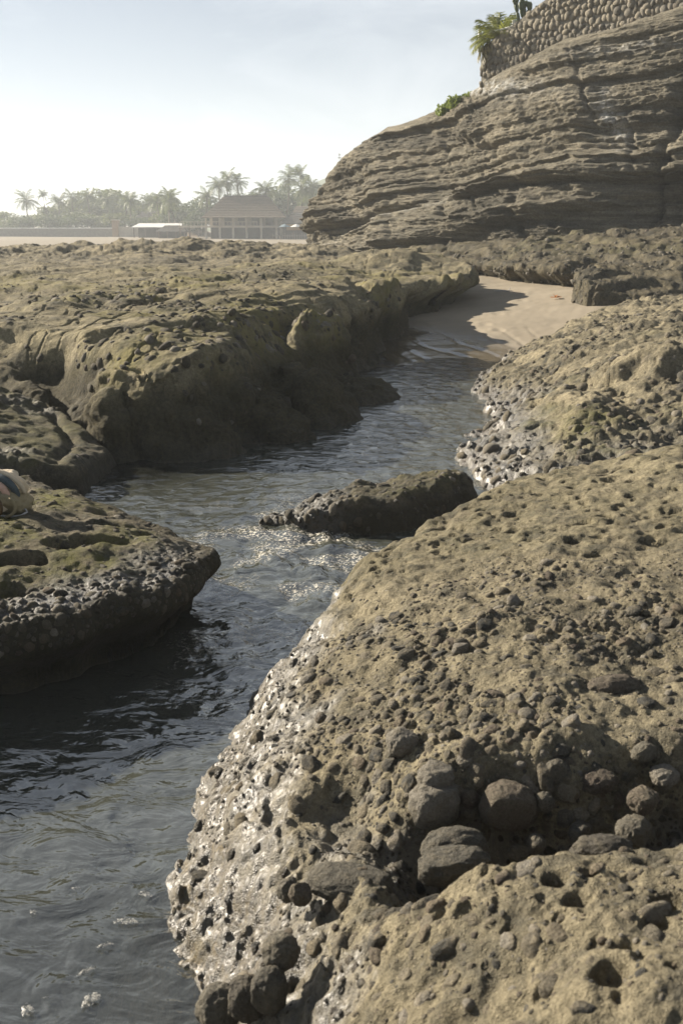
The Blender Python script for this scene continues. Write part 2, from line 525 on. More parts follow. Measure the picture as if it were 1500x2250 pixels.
def fore_h(x, y):
    top = rbf(FORE_TOP, x, y)
    sd = sd_poly(x, y, FORE_POLY) + 0.05 * fbm(x, y, 2.2, 3, 4) + 0.02 * fbm(x, y, 9.0, 2, 8)
    far = smooth(4.2, 5.4, y)
    e = np.where(sd > 0, (0.98 + 0.9 * far) * np.maximum(sd, 0) ** (0.92 - 0.1 * far), 1.6 * sd)
    gd = sd_line(x, y, GULLY) + 0.045 * fbm(x, y, 3.2, 3, 21)
    sidefar = y > np.interp(x, [p[0] for p in GULLY], [p[1] for p in GULLY])
    wid = np.where(sidefar, 0.31, 0.24) + 0.04 * fbm(x, y, 4.0, 2, 23)
    left = smooth(-0.02, 0.34, x)
    top = top - (0.38 + 0.06 * pn(x * 2.0, y * 2.0, 5)) * np.exp(-np.abs(gd / wid) ** 4.5) * left
    # broken hollow on the left shoulder
    top = top - 0.10 * np.exp(-(((x - 0.06) / 0.16) ** 2 + ((y - 2.75) / 0.22) ** 2) ** 1.5)
    top = top + 0.035 * fbm(x, y, 1.3, 3, 1)
    z = smin(top, e, 0.11)
    return z, sd, gd

X, Y = fan(-24, 33, 490, 1.05, 7.6, 610)
Z, SD, GD = fore_h(X, Y)
# where the pebble beds, the pitted strip and the smooth near ledge lie
band = Y - (3.55 - 0.10 * X)
peb_zone = smooth(-1.0, -0.55, band + 0.25 * fbm(X, Y, 1.1, 2, 31)) * smooth(1.1, 0.6, band + 0.3 * fbm(X, Y, 1.0, 2, 33))
pit_zone = smooth(0.9, 1.4, band + 0.2 * fbm(X, Y, 1.2, 2, 35))
near_zone = smooth(2.35, 2.1, Y - 0.04 * X)
flank = smooth(0.62, 0.30, SD) * (Y < 5.2)
wetline = smooth(0.46, 0.30, Z + 0.12 * fbm(X, Y, 2.5, 3, 41)) * (Y < 5.0)
lumps = 0.016 * fbm(X, Y, 5.0, 4, 11, 0.55)
small = domes(X, Y, 0.055, 2, 0.60) * 0.55 + domes(X + 0.03, Y, 0.028, 5, 0.65) * 0.6
larger = domes(X, Y, 0.10, 7, 0.22) * 0.35
patch = np.maximum(smooth(-0.25, 0.3, fbm(X, Y, 1.5, 3, 81)), 1.2 * smooth(0.42, 0.2, GD) * (Y > 2.35))
cover = (1 - 0.75 * flank) * np.clip(0.10 + 0.9 * peb_zone + 0.35 * near_zone * smooth(-0.1, 0.4, fbm(X, Y, 2.0, 2, 44)) + 0.4 * np.exp(-(GD / 0.3) ** 2), 0, 1)
cover = cover * (0.2 + 0.8 * patch)
Z2 = Z + lumps + cover * (small + larger)
dimple = pits(X, Y * 1.35, 0.16, 3, 0.42) * 0.9 + pits(X, Y, 0.07, 9, 0.35) * 0.8
Z2 = Z2 - dimple * np.clip(pit_zone + 0.85 * near_zone, 0, 1)
crumb = np.abs(fbm(X, Y, 14.0, 3, 61))
Z2 = Z2 - 0.022 * crumb * (0.4 + 0.6 * flank) - 0.03 * flank * np.abs(fbm(X, Y, 6.0, 3, 64)) * (Z > 0.02)
rough3 = fbm3(X, Y, Z2, 9.0, 3, 2) * 0.012
X2, Y2, Z2 = displace(X, Y, Z2, rough3)
FORE = dict(X=X2, Y=Y2, Z=Z2, N=normals(X2, Y2, Z2))
weed_a = 1.2 * smooth(0.26, 0.14, Z2 + 0.09 * fbm(X, Y, 4, 2, 71)) * smooth(2.0, 2.3, Y) * (SD < 0.5)
shelf = grid_obj('rock_shelf', X2, Y2, Z2, M['fore'],
                 dict(tint=np.clip(-0.15 + 0.45 * cover * (small + larger > 0.008) + 0.4 * np.exp(-(GD / 0.22) ** 2), 0, 1), wet=np.clip(wetline * 1.2, 0, 1),
                      weed=weed_a, moss=0.12 * pit_zone), keep=Z2 > -0.45)
tag(shelf, 'sunlit foreground rock shelf studded with pebbles', kind='structure')
FORE.update(patch=patch, peb=peb_zone, near=near_zone, flank=flank, gd=GD, sd=SD, pit=pit_zone, wet=np.clip(wetline * 1.2, 0, 1))

# --- right-hand mound beyond it
MOUND_POLY = [(1.374, 8.051), (1.218, 8.927), (1.156, 9.684), (1.428, 10.572), (1.751, 11.627), (1.819, 13.642), (2.119, 14.92), (2.747, 16.735),
              (3.70, 19.1), (4.85, 20.7), (7.5, 21.0), (13.0, 21.0), (13.0, 7.2), (2.6, 7.3)]
MOUND_TOP = [(1.70, 8.55, 0.26), (1.95, 10.56, 0.34), (2.40, 12.9, 0.36), (2.30, 9.17, 0.50), (2.94, 8.46, 0.58), (3.01, 13.24, 0.60), (3.10, 10.45, 0.86),
             (3.25, 15.95, 0.52), (3.68, 10.81, 0.93), (4.24, 17.12, 0.68), (5.40, 16.01, 0.82), (5.74, 19.7, 0.80), (2.53, 7.5, 0.50), (4.6, 12.5, 0.92), (8.0, 14.0, 1.0), (8.0, 19.0, 0.95), (7.0, 9.0, 1.05)]
X, Y = fan(4, 34, 370, 7.2, 21.2, 420)
top = rbf(MOUND_TOP, X, Y) + 0.06 * fbm(X, Y, 0.8, 4, 3)
SD = sd_poly(X, Y, MOUND_POLY) + 0.16 * fbm(X, Y, 1.1, 4, 14)
e = np.where(SD > 0, 0.62 * np.maximum(SD, 0) ** 0.8, 1.2 * SD)
# a lip that breaks down to a hollow on the near side
LIP = [(2.35, 11.3), (2.75, 10.55), (3.2, 10.15), (3.9, 9.9), (5.2, 9.7)]
ly = np.interp(X, [p[0] for p in LIP], [p[1] for p in LIP]) + 0.22 * fbm(X, Y, 1.4, 3, 19)
step = smooth(0.0, 0.32, Y - ly) * smooth(2.2, 2.9, X)
top = top - 0.24 * (1 - step) * smooth(2.2, 3.0, X) + 0.10 * np.exp(-((Y - ly - 0.5) / 0.45) ** 2) * smooth(2.3, 3.0, X)
LIP2 = 12.6 + 0.25 * fbm(X, Y, 0.9, 3, 28) - 0.35 * (X - 3.0)
top = top + 0.08 * smooth(-0.1, 0.12, Y - LIP2) * smooth(2.3, 2.8, X)
Z = smin(top, e, 0.14)
pz = smooth(-0.25, 0.25, fbm(X, Y, 0.75, 3, 52)) 
pz = np.clip(np.maximum(pz, smooth(0.7, 0.25, SD)), 0, 1)
Zb = Z + 0.04 * fbm(X, Y, 2.4, 5, 22, 0.55) + pz * (domes(X, Y, 0.17, 3, 0.5) * 0.5 + domes(X, Y, 0.085, 6, 0.6) * 0.6)
Zb = Zb - 0.035 * np.abs(fbm(X, Y, 4.5, 4, 27)) - pits(X, Y * 1.6, 0.3, 5, 0.35) * 0.5 * (1 - pz)
X2, Y2, Z2 = displace(X, Y, Zb, 0.03 * fbm3(X, Y, Zb, 3.5, 4, 5))
wetm = np.clip(smooth(0.46, 0.20, Z2 + 0.10 * fbm(X, Y, 1.2, 3, 43)) * smooth(13.5, 11.0, Y) + smooth(0.20, 0.08, Z2), 0, 1)
MOUND = dict(X=X2, Y=Y2, Z=Z2, N=normals(X2, Y2, Z2), peb=pz, wet=wetm, sd=SD)
mound = grid_obj('rock_mound', X2, Y2, Z2, M['mound'],
                 dict(tint=np.clip(0.35 * pz - 0.2 * smooth(14, 17, Y), 0, 1), wet=wetm, moss=0.55 * smooth(0.25, 0.45, Z2) * smooth(0.0, 0.5, fbm(X, Y, 0.6, 2, 66)) * smooth(14, 11, Y),
                      weed=smooth(0.16, 0.05, Z2) * 0.8), keep=Z2 > -0.4)
tag(mound, 'pale pebbly rock mound right of the stream', kind='structure')

# --- left rock platform with the far ridge
PLAT_POLY = [(-14.0, 9.0), (-5.6, 10.2), (-3.9, 10.3), (-2.803, 9.95), (-2.289, 9.583), (-1.849, 9.387), (-1.428, 9.523), (-1.002, 10.222), (-0.742, 10.62),
             (-0.514, 11.685), (-0.172, 12.393), (0.42, 14.47), (0.82, 16.4), (0.98, 18.7), (1.45, 20.6), (2.0, 21.9), (2.95, 22.5), (3.3, 23.7), (3.3, 25.2), (2.6, 26.8), (2.6, 29), (4.0, 34), (4.0, 44), (-40.0, 44), (-40, 9)]
PLAT_TOP = [(-4.2, 10.6, 0.50), (-3.35, 10.5, 0.55), (-3.9, 11.4, 0.86), (-2.744, 10.75, 0.95), (-1.979, 10.38, 1.0), (-1.272, 10.38, 1.0), (-0.928, 10.786, 1.03),
            (-2.354, 12.451, 1.16), (-1.361, 12.095, 1.18), (-3.933, 13.41, 0.95), (-4.51, 13.31, 0.88), (-0.40, 12.6, 0.92), (0.0, 13.2, 0.98),
            (0.464, 14.9, 1.12), (1.2, 18.9, 1.14), (2.233, 21.9, 1.14), (-1.057, 15.742, 1.12), (-3.642, 18.119, 1.12), (-6.19, 18.453, 1.02), (-1.095, 24.643, 1.2),
            (-5.203, 26.028, 1.15), (-8.627, 25.875, 1.12), (1.041, 23.411, 1.2), (-12.58, 38, 1.18), (-7.546, 38, 1.30), (-4.195, 38, 1.20), (-2.387, 36, 1.05),
            (-1.6, 33, 1.0), (-10.6, 32, 1.02), (-6.38, 32, 1.04), (-0.75, 34, 1.0), (2.4, 30, 1.2), (-20, 36, 1.2), (-12, 14, 1.0)]
th_ = np.radians(np.linspace(-32, 8.2, 570)); rr_ = np.concatenate([np.geomspace(8.6, 17.0, 390), np.geomspace(17.06, 43.0, 220)])
TT, RR = np.meshgrid(th_, rr_); X, Y = RR * np.sin(TT), RR * np.cos(TT)
top = rbf(PLAT_TOP, X, Y)
SD = sd_poly(X, Y, PLAT_POLY) + (0.10 + 0.006 * Y) * fbm(X, Y, 0.9, 4, 4) + 0.16 * pn(X * 0.55, Y * 0.55, 40)
steep = np.clip(1.2 + 1.1 * pn(X * 0.42, Y * 0.42, 46) + 1.1 * smooth(15, 20, Y), 0.7, 2.8)
e = np.where(SD > 0, steep * np.maximum(SD, 0) ** 0.78, 1.8 * SD)
# low rounded bulges at the water's edge
foot = np.full(X.shape, -1.0)
for (bx_, by_, rx_, ry_, hh_) in ((-0.80, 10.55, 0.45, 0.35, 0.36), (-0.25, 11.6, 0.40, 0.50, 0.48), (-1.55, 9.75, 0.55, 0.3, 0.40), (-2.25, 9.75, 0.35, 0.35, 0.5), (0.25, 13.2, 0.45, 0.8, 0.22), (-0.62, 11.9, 0.3, 0.5, 0.55)):
    foot = np.maximum(foot, hh_ * (1.25 - ((X - bx_) / rx_) ** 2 - ((Y - by_) / ry_) ** 2))
foot = foot + 0.05 * fbm(X, Y, 1.8, 3, 48)
# domed slab at the tip next to the sand
dm = np.exp(-(((X - 1.5) / 1.75) ** 2 + ((Y - 26.6) / 2.1) ** 2) ** 2.2)
top = top + 0.34 * dm
# rolling humps and the worn gullies between them
hum = fbm(X, Y, 0.33, 4, 6)
top = top + 0.20 * hum * smooth(9.5, 11.5, Y)
CR = [[(-8.0, 12.6), (-4.6, 12.9), (-3.7, 13.6), (-3.1, 14.6), (-2.6, 16.2), (-1.9, 18.2), (-1.0, 19.4), (0.4, 21.0)],
      [(-6.5, 17.0), (-4.6, 17.8), (-3.4, 18.2), (-2.2, 18.4)],
      [(-0.4, 11.6), (-0.55, 12.6), (-0.9, 13.4), (-0.75, 14.3), (-0.1, 15.4)],
      [(0.6, 15.0), (0.25, 16.2), (0.5, 18.0), (0.2, 20.0)],
      [(-2.9, 9.4), (-2.75, 10.3), (-3.2, 11.0), (-4.0, 11.4)],
      [(-2.6, 11.0), (-1.7, 11.35), (-0.9, 11.3)],
      [(-12, 22), (-8, 21.4), (-5.5, 22.4), (-3, 22.2)]]
cd = np.full(X.shape, 9.0)
for k, c in enumerate(CR):
    wob = 0.16 * fbm(X, Y, 0.9, 3, 71 + k)
    d = np.abs(sd_line(X, Y, c) + wob)
    wd = (0.20, 0.30, 0.24, 0.2, 0.22, 0.12, 0.3)[k]; dp = (0.20, 0.18, 0.34, 0.22, 0.4, 0.12, 0.15)[k]
    top = top - dp * np.exp(-(d / wd) ** 2)
    cd = np.minimum(cd, d / wd)
# a bright spur in front of the gully
top = top + 0.16 * np.exp(-(((X + 0.12) / 0.42) ** 2 + ((Y - 12.85) / 0.7) ** 2))
Z = smin(top, e, 0.16)
Z = -smin(-Z, -np.minimum(foot, 0.6), 0.12)
flaky = ridged(X, Y * 1.6, 0.9, 4, 9)
peb = smooth(-0.05, 0.35, fbm(X, Y, 0.5, 3, 88))
# low broken steps across the flat
q = Z + 0.10 * fbm(X, Y, 0.55, 4, 77)
stp = 0.09
tz = np.floor(q / stp) * stp + stp * smooth(0.55, 0.95, (q / stp) % 1.0)
flat = smooth(0.55, 0.85, Z)
Z = Z + (tz - q) * 0.45 * flat * (0.35 + 0.65 * smooth(10, 15, Y))
Zb = Z + 0.035 * flaky * flat * 0.32 + 0.024 * fbm(X, Y, 1.7, 5, 15, 0.5)
Zb = Zb + peb * (domes(X, Y, 0.09, 4, 0.22) * 0.4 + domes(X, Y, 0.2, 8, 0.06) * 0.25) * (0.3 + 0.7 * flat)
Zb = Zb - pits(X, Y * 1.4, 0.4, 6, 0.12) * 0.35 * flat * (1 - peb)
crack = np.abs(pn(X * 0.9 + 0.5 * pn(X * 2.1, Y * 2.1, 5), Y * 0.9 + 0.5 * pn(X * 2.3, Y * 2.3, 8), 101))
Zb = Zb - 0.04 * smooth(0.05, 0.0, crack) * flat
ridge = smooth(32.5, 36.5, Y) 
Zb = Zb + ridge * 0.13 * ridged(X, Y * 1.2, 0.45, 5, 93, 0.6) * smooth(3.5, 0.0, X + 1.0)
wall = smooth(0.75, 0.25, SD) * smooth(27, 24, Y)
am = 0.018 + 0.12 * wall
X2, Y2, Z2 = displace(X, Y, Zb, am * fbm3(X, Y, Zb * 1.4, 1.5, 5, 7, 0.55))
# the sand side of the slab is undercut
under = smooth(20.5, 22.0, Y) * smooth(27.0, 25.0, Y) * smooth(0.95, 0.55, Z2) * (SD < 0.9) * (SD > -0.4)
X2 = X2 - 0.75 * under
cutl = smooth(12.0, 16.0, Y) * smooth(22, 20, Y) * smooth(0.85, 0.3, Z2) * (SD < 0.7) * (SD > -0.4)
X2 = X2 - 0.25 * cutl
PLAT = dict(X=X2, Y=Y2, Z=Z2, N=normals(X2, Y2, Z2), peb=peb, sd=SD, flat=flat)
mossp = np.clip(0.25 + 0.75 * smooth(-0.1, 0.45, fbm(X, Y, 0.35, 3, 55)), 0, 1) * smooth(34, 20, Y)
wetp = np.clip(smooth(0.22, 0.06, Z2) + 0.2 * smooth(1.0, 0.3, cd) * smooth(-0.1, 0.2, fbm(X, Y, 0.5, 2, 58)) * (X < -1.5), 0, 1)
film = np.clip(smooth(0.88, 0.52, Z2 + 0.10 * fbm(X, Y, 0.8, 3, 47)) * 0.85, 0, 1)  # algae tone carried up the bank walls, shade put into their colour
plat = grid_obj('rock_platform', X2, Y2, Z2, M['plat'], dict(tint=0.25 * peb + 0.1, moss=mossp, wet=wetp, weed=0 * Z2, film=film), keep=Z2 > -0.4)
tag(plat, 'broad mossy rock platform left of the stream', kind='structure')

# --- conglomerate terrace below the cliff, right of the sand
TERR_POLY = [(2.0, 33.0), (3.55, 29.0), (3.95, 27.3), (4.25, 26.3), (5.15, 23.4), (4.78, 21.9), (5.0, 20.95), (5.5, 20.7), (6.6, 20.6), (9.0, 20.2), (18, 20), (18, 36), (2.0, 36)]
TERR_TOP = [(3.9, 28.5, 1.15), (4.5, 26.6, 1.22), (5.4, 25.3, 1.32), (5.3, 22.6, 1.28), (6.6, 22.8, 1.22), (7.7, 22.6, 1.18), (6.4, 21.3, 1.0), (8.5, 21.0, 0.98), (3.98, 30, 1.45), (6.3, 28.5, 1.75), (8.9, 27, 1.95),
            (7.5, 25, 1.55), (11, 24, 1.6), (12, 28, 2.2), (3.0, 34, 1.5), (14, 21, 1.1)]
X, Y = fan(3, 32, 380, 19.8, 36.0, 270)
top = rbf(TERR_TOP, X, Y) + 0.07 * fbm(X, Y, 0.7, 4, 3)
SD = sd_poly(X, Y, TERR_POLY) + 0.13 * fbm(X, Y, 1.0, 4, 7)
# cleft between the two blocks
cl = sd_line(X, Y, [(4.9, 23.3), (5.7, 24.1), (6.3, 25.6)]) + 0.1 * fbm(X, Y, 1.2, 2, 9)
top = top - 0.5 * np.exp(-(cl / 0.28) ** 2)
right_low = smooth(5.4, 7.2, X) * smooth(22.8, 21.2, Y)
e = np.where(SD > 0, 0.35 + (3.0 - 2.3 * right_low) * np.maximum(SD, 0) ** 0.8, 0.35 + 2.5 * SD)
Z = smin(top, e, 0.14)
stpq = Z + 0.12 * fbm(X, Y, 0.5, 3, 31)
Z = Z + 0.85 * (np.floor(stpq / 0.21) * 0.21 + 0.21 * smooth(0.62, 0.97, (stpq / 0.21) % 1.0) - stpq)
cg = smooth(-0.35, 0.25, fbm(X, Y, 0.5, 3, 61))
Zb = Z + 0.04 * fbm(X, Y, 1.8, 5, 12, 0.6) + (0.35 + 0.65 * cg) * (domes(X, Y, 0.15, 2, 0.35) * 0.3 + domes(X, Y, 0.09, 5, 0.5) * 0.4)
X2, Y2, Z2 = displace(X, Y, Zb, 0.045 * fbm3(X, Y, Zb * 2.6, 1.5, 5, 3, 0.6))
und = smooth(1.15, 0.75, Z2) * (SD < 0.8) * smooth(21.5, 23.0, Y)
Y2 = Y2 + 0.6 * und; X2 = X2 + 0.45 * und
TERR = dict(X=X2, Y=Y2, Z=Z2, N=normals(X2, Y2, Z2), cg=cg, sd=SD)
terr = grid_obj('rock_terrace', X2, Y2, Z2, M['terr'], dict(tint=0.3 * cg, moss=0.25 * smooth(0, .5, fbm(X, Y, 0.4, 2, 13)), wet=0 * Z2, weed=0 * Z2, film=0.7 * smooth(1.05, 0.75, Z2) * smooth(21.5, 23.0, Y)), keep=Z2 > 0.05)  # film paints extra shade into the colour of the undercut faces
tag(terr, 'cobble-filled rock terrace at the foot of the cliff', kind='structure')

# --- the cliff
CB = [(2.0, 53.5, 1.3), (-0.9, 51.0, 1.25), (-2.0, 48.6, 1.2), (-2.05, 46.6, 1.1), (-0.285, 43.0, 1.0), (2.13, 37.0, 1.05), (3.8, 33.4, 1.2), (5.482, 31.0, 1.4), (7.155, 29.6, 1.7), (9.244, 28.2, 1.85), (12.0, 26.2, 1.9), (16.0, 23.5, 1.9)]
CT = [(2.6, 51.0, 2.6), (0.3, 50.2, 2.6), (-1.3, 49.3, 2.6), (-1.55, 47.9, 2.75), (-0.25, 45.8, 4.70), (1.477, 43.0, 5.66), (2.9, 40.6, 6.12), (3.785, 39.3, 6.42), (4.75, 37.2, 6.80), (6.611, 35.0, 7.60), (8.263, 33.2, 7.95), (9.813, 31.5, 8.17)]
CT = CT[:11] + [(9.9, 31.4, 8.2), (13.5, 28.6, 8.6), (18.0, 25.5, 9.0)]
CB = CB[:10] + [(10.5, 27.3, 1.88), (12.6, 25.8, 1.9), (16.5, 23.2, 1.9)]
CT = [CT[0], CT[1], CT[2], CT[3], CT[4], CT[5], CT[7], CT[8], CT[9], CT[10], CT[11], CT[12], CT[13]]
def resample(pts, us):
    p = np.array(pts); k = np.linspace(0, 1, len(p))
    # Catmull-Rom through the points
    t = us * (len(p) - 1); i = np.clip(t.astype(int), 0, len(p) - 2); f = (t - i)[:, None]
    g = lambda j: p[np.clip(j, 0, len(p) - 1)]
    a, b, c, d = g(i - 1), g(i), g(i + 1), g(i + 2)
    return 0.5 * (2 * b + (c - a) * f + (2 * a - 5 * b + 4 * c - d) * f ** 2 + (3 * b - a - 3 * c + d) * f ** 3)
NS, NT = 680, 350
us = np.linspace(0, 1, NS)
B, T = resample(CB, us), resample(CT, us)
t = np.linspace(0, 1, NT)[:, None]
hz = t ** 1.25
X = B[None, :, 0] + (T - B)[None, :, 0] * hz
Y = B[None, :, 1] + (T - B)[None, :, 1] * hz
Z = B[None, :, 2] - 0.3 + (T[:, 2] - B[:, 2] + 0.3)[None, :] * t
# arc length along the face, growing to the right
sl = np.concatenate([[0], np.cumsum(np.hypot(np.diff(B[:, 0]), np.diff(B[:, 1])))])[None, :] + 0 * Z
_lr = np.random.default_rng(5)
def layers(v, th, s):
    """stepped beds: each bed juts out by its own amount; sharp lip on top, worn back below"""
    tab = np.random.default_rng(s).normal(size=512)
    i = np.floor(v / th).astype(int); f = v / th - i
    a, b = tab[i % 512], tab[(i + 1) % 512]
    return a + (b - a) * smooth(0.78, 1.0, f) + 0.5 * (f - 0.5)
warp = 0.22 * fbm(sl, Z, 0.16, 3, 3) + 0.05 * fbm(sl, Z, 0.9, 3, 5)
v = Z - 0.075 * (sl - 14) + warp
blk = fbm(sl, v * 2.0, 0.28, 3, 44)
D = 0.13 * layers(v, 0.62, 2) * (0.8 + 0.55 * blk) + 0.105 * layers(v + 0.06 * fbm(sl, Z, 1.5, 2, 8), 0.23, 9) * (0.6 + 0.6 * pn(sl * 0.5, v * 1.3, 4)) + 0.050 * layers(v, 0.085, 14) * (0.6 + 0.6 * pn(sl * 0.4, v * 2.0, 24))
D = D + 0.60 * fbm(sl, Z * 0.55, 0.16, 3, 12) + 0.10 * fbm(sl * 0.5, Z, 0.7, 4, 17, 0.6)
# bench running up to the right with a hollow beneath it
bench = Z - (0.95 + 0.155 * (sl - 9.5))
D = D + 0.75 * smooth(0.3, -0.05, bench) * smooth(-3.2, -0.8, bench) * smooth(6.5, 10, sl) * smooth(31, 25, sl)
D = D - 0.32 * np.exp(-((bench - 0.55) / 0.45) ** 2) * smooth(6.5, 10, sl)
D = D - 0.60 * smooth(-0.9, -1.3, bench) * smooth(-2.4, -1.6, bench) * smooth(9, 13, sl)
# blocky joints
jc = ridged(sl, v * 0.25, 0.45, 2, 31)
D = D - 0.16 * smooth(1.15, 1.45, jc)
for (s0, z0, s1, z1, w, dp) in ((29.4, 1.6, 32.0, 6.2, 0.14, 0.4), (8.6, 1.2, 12.4, 6.0, 0.13, 0.35), (21.5, 5.6, 25.6, 4.6, 0.12, 0.25), (5.0, 0.8, 6.2, 3.6, 0.12, 0.4), (6.3, 0.6, 6.6, 2.6, 0.10, 0.4)):
    d = sd_line(sl + 0.25 * fbm(sl, Z, 1.1, 3, 22), Z + 0.2 * fbm(sl, Z, 1.3, 2, 23), [(s0, z0), (s1, z1)])
    D = D - dp * np.exp(-(d / w) ** 2)
fine = fbm3(X, Y, Z * 3.4, 1.6, 6, 4, 0.66) * 0.085
cgb = smooth(0.1, 0.5, pn(sl * 0.18, v * 1.1, 71))
knob = domes(sl, v, 0.22, 3, 0.5) * 0.6 * cgb
D = D + fine + knob
ed = smooth(1.0, 0.93, t); D = D * (0.35 + 0.65 * ed)
n0 = normals(X, Y, Z)
n0 = n0 / np.linalg.norm(n0, axis=-1, keepdims=True)
sgn = np.where((n0[..., 0] * -0.8 + n0[..., 1] * -0.6).mean() > 0, 1.0, -1.0)
X2 = X + sgn * n0[..., 0] * D; Y2 = Y + sgn * n0[..., 1] * D; Z2 = Z + 0.35 * sgn * n0[..., 2] * D
# crown of the cliff, going back from the edge
back = np.array([0.35, 0.9, 1.8, 3.5, 7.0, 14.0])
bx, by = 0.80, 0.60
Xt = X2[-1][None, :] + back[:, None] * bx; Yt = Y2[-1][None, :] + back[:, None] * by
Zt = Z2[-1][None, :] + np.array([0.12, 0.22, 0.3, 0.3, 0.1, -0.8])[:, None] + 0.12 * fbm(Xt, Yt, 0.8, 3, 6)
Xc, Yc, Zc = np.concatenate([X2, Xt]), np.concatenate([Y2, Yt]), np.concatenate([Z2, Zt])
chk = np.exp(-(((sl - 26.0) / 1.5) ** 2 + ((Z - 6.75 + 0.22 * (sl - 26.0)) / 0.32) ** 2)) + 0.8 * np.exp(-(((sl - 29.6) / 0.35) ** 2 + ((Z - 5.2) / 0.9) ** 2)) \
    + 0.5 * np.exp(-(((sl - 31) / 2.0) ** 2 + ((Z - 7.3) / 0.15) ** 2)) + 0.35 * smooth(0.25, 0.0, np.abs(bench - 0.1)) * smooth(10, 14, sl) * smooth(25, 20, sl)
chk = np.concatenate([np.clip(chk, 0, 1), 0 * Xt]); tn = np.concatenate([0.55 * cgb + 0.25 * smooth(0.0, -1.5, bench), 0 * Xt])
CLIFF = dict(X=X2, Y=Y2, Z=Z2, N=sgn * n0, sl=sl, top=(Xc[-6], Yc[-6], Zc[-6]))
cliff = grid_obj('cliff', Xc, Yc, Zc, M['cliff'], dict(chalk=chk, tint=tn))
tag(cliff, 'layered sandstone cliff rising at the right', kind='structure')
# ------------------------------------------------------------------ sand, ground, water
def sand_material():
    m, nt, bs, out = new_mat('beach_sand'); n = N(nt)
    v = n.coord(); g = n.noise(v, 120.0, 3, 0.6); b = n.noise(v, 1.1, 5, 0.6, 0.4)
    c = n.mix(n.rng(b, 0.35, 0.65), (0.265, 0.228, 0.172), (0.222, 0.192, 0.145))
    k = n.rng(g, 0.25, 0.75, 0.82, 1.18); cc = n.new('ShaderNodeCombineColor')
    for i in range(3): n.L(k, cc.inputs[i])
    c = n.mix(1.0, c, cc.outputs['Color'], 'MULTIPLY')
    wet = n.attr('wet'); c = n.mix(wet, c, n.mix(1.0, c, (0.44, 0.42, 0.38), 'MULTIPLY'))
    n.L(c, bs.inputs['Base Color']); n.L(n.rng(wet, 0, 1, 0.95, 0.07), bs.inputs['Roughness'])
    n.L(n.rng(wet, 0, 1, 0.1, 0.9), bs.inputs['Specular IOR Level'])
    n.L(n.bump(g, 0.12, 0.01), bs.inputs['Normal'])
    return m
M['sand'] = sand_material()

SAND_TOP = [(0.6, 16.2, 0.0), (1.953, 17.15, 0.0), (2.775, 16.911, 0.0), (1.918, 14.386, -0.12), (0.826, 13.78, -0.15), (2.2, 22.174, 0.33), (3.696, 20.503, 0.38),
            (5.043, 21.194, 0.60), (3.002, 26.897, 0.70), (5.099, 23.267, 0.72), (4.147, 26.538, 0.72), (-0.258, 11.005, -0.30), (3.3, 30, 0.8), (1.5, 20, 0.15), (6.0, 24.0, 0.8), (1.4, 9.0, -0.4)]
X, Y = fan(-5, 15, 200, 9.5, 32.0, 280)
Z = rbf(SAND_TOP, X, Y)
dx = X + 0.25 * fbm(X, Y, 0.35, 2, 3)
rill = np.abs(pn(dx * 1.6 + 0.25 * Y, Y * 0.16, 5))                       # small runnels that the backwash leaves
Z = Z + 0.012 * fbm(X, Y, 0.9, 3, 2) + 0.006 * fbm(X, Y, 5.0, 3, 4) - 0.022 * smooth(0.12, 0.0, rill) * smooth(0.36, 0.16, Z) * (Z > 0)
Z = Z + 0.01 * pn(X * 1.5, Y * 7.0, 9) * smooth(0.05, -0.05, Z)
# footprints trodden into the upper sand
for k, (fx, fy) in enumerate([(3.2, 23.9), (3.6, 23.3), (4.05, 22.7), (3.3, 21.4), (3.9, 21.9), (3.05, 19.6), (2.9, 20.4), (4.3, 24.3), (3.7, 25.2), (2.6, 18.9)]):
    a = math.radians(24 + 13 * math.sin(k * 2.1)); u = (X - fx) * math.cos(a) + (Y - fy) * math.sin(a); w = -(X - fx) * math.sin(a) + (Y - fy) * math.cos(a)
    r2 = (u / 0.075) ** 2 + (w / 0.15) ** 2
    Z = Z - 0.022 * np.exp(-r2) + 0.008 * np.exp(-((np.sqrt(r2) - 1.6) / 0.4) ** 2)
wets = smooth(0.30, 0.10, Z + 0.05 * fbm(X, Y, 0.8, 3, 7) + 0.07 * (X - 1.6))
sand = grid_obj('sand', X, Y, Z, M['sand'], dict(wet=np.clip(wets, 0, 1)), keep=Z > -0.45)
tag(sand, 'smooth sandy inlet between the rocks', kind='structure')

M['bed'] = plain('stream_bed', (0.10, 0.088, 0.058), 0.9, 0.5, 2.5, 0.4)
gx, gy = np.meshgrid(np.concatenate([[-4000, -1500], np.linspace(-600, 600, 41), [1500, 4000]]), np.concatenate([[-300, -40], np.linspace(0, 60, 31), np.linspace(75, 600, 36), [1500, 5000]]))
gz = -0.46 + 0.16 * smooth(60, 130, gy) + 0.12 * fbm(gx, gy, 0.04, 3, 3) * smooth(60, 110, gy) + 0.03 * fbm(gx, gy, 0.5, 2, 5)
ground = grid_obj('ground', gx, gy, gz, M['sand'], dict(wet=smooth(100, 40, gy)))
tag(ground, 'beach sand reaching to the far shore', kind='structure')

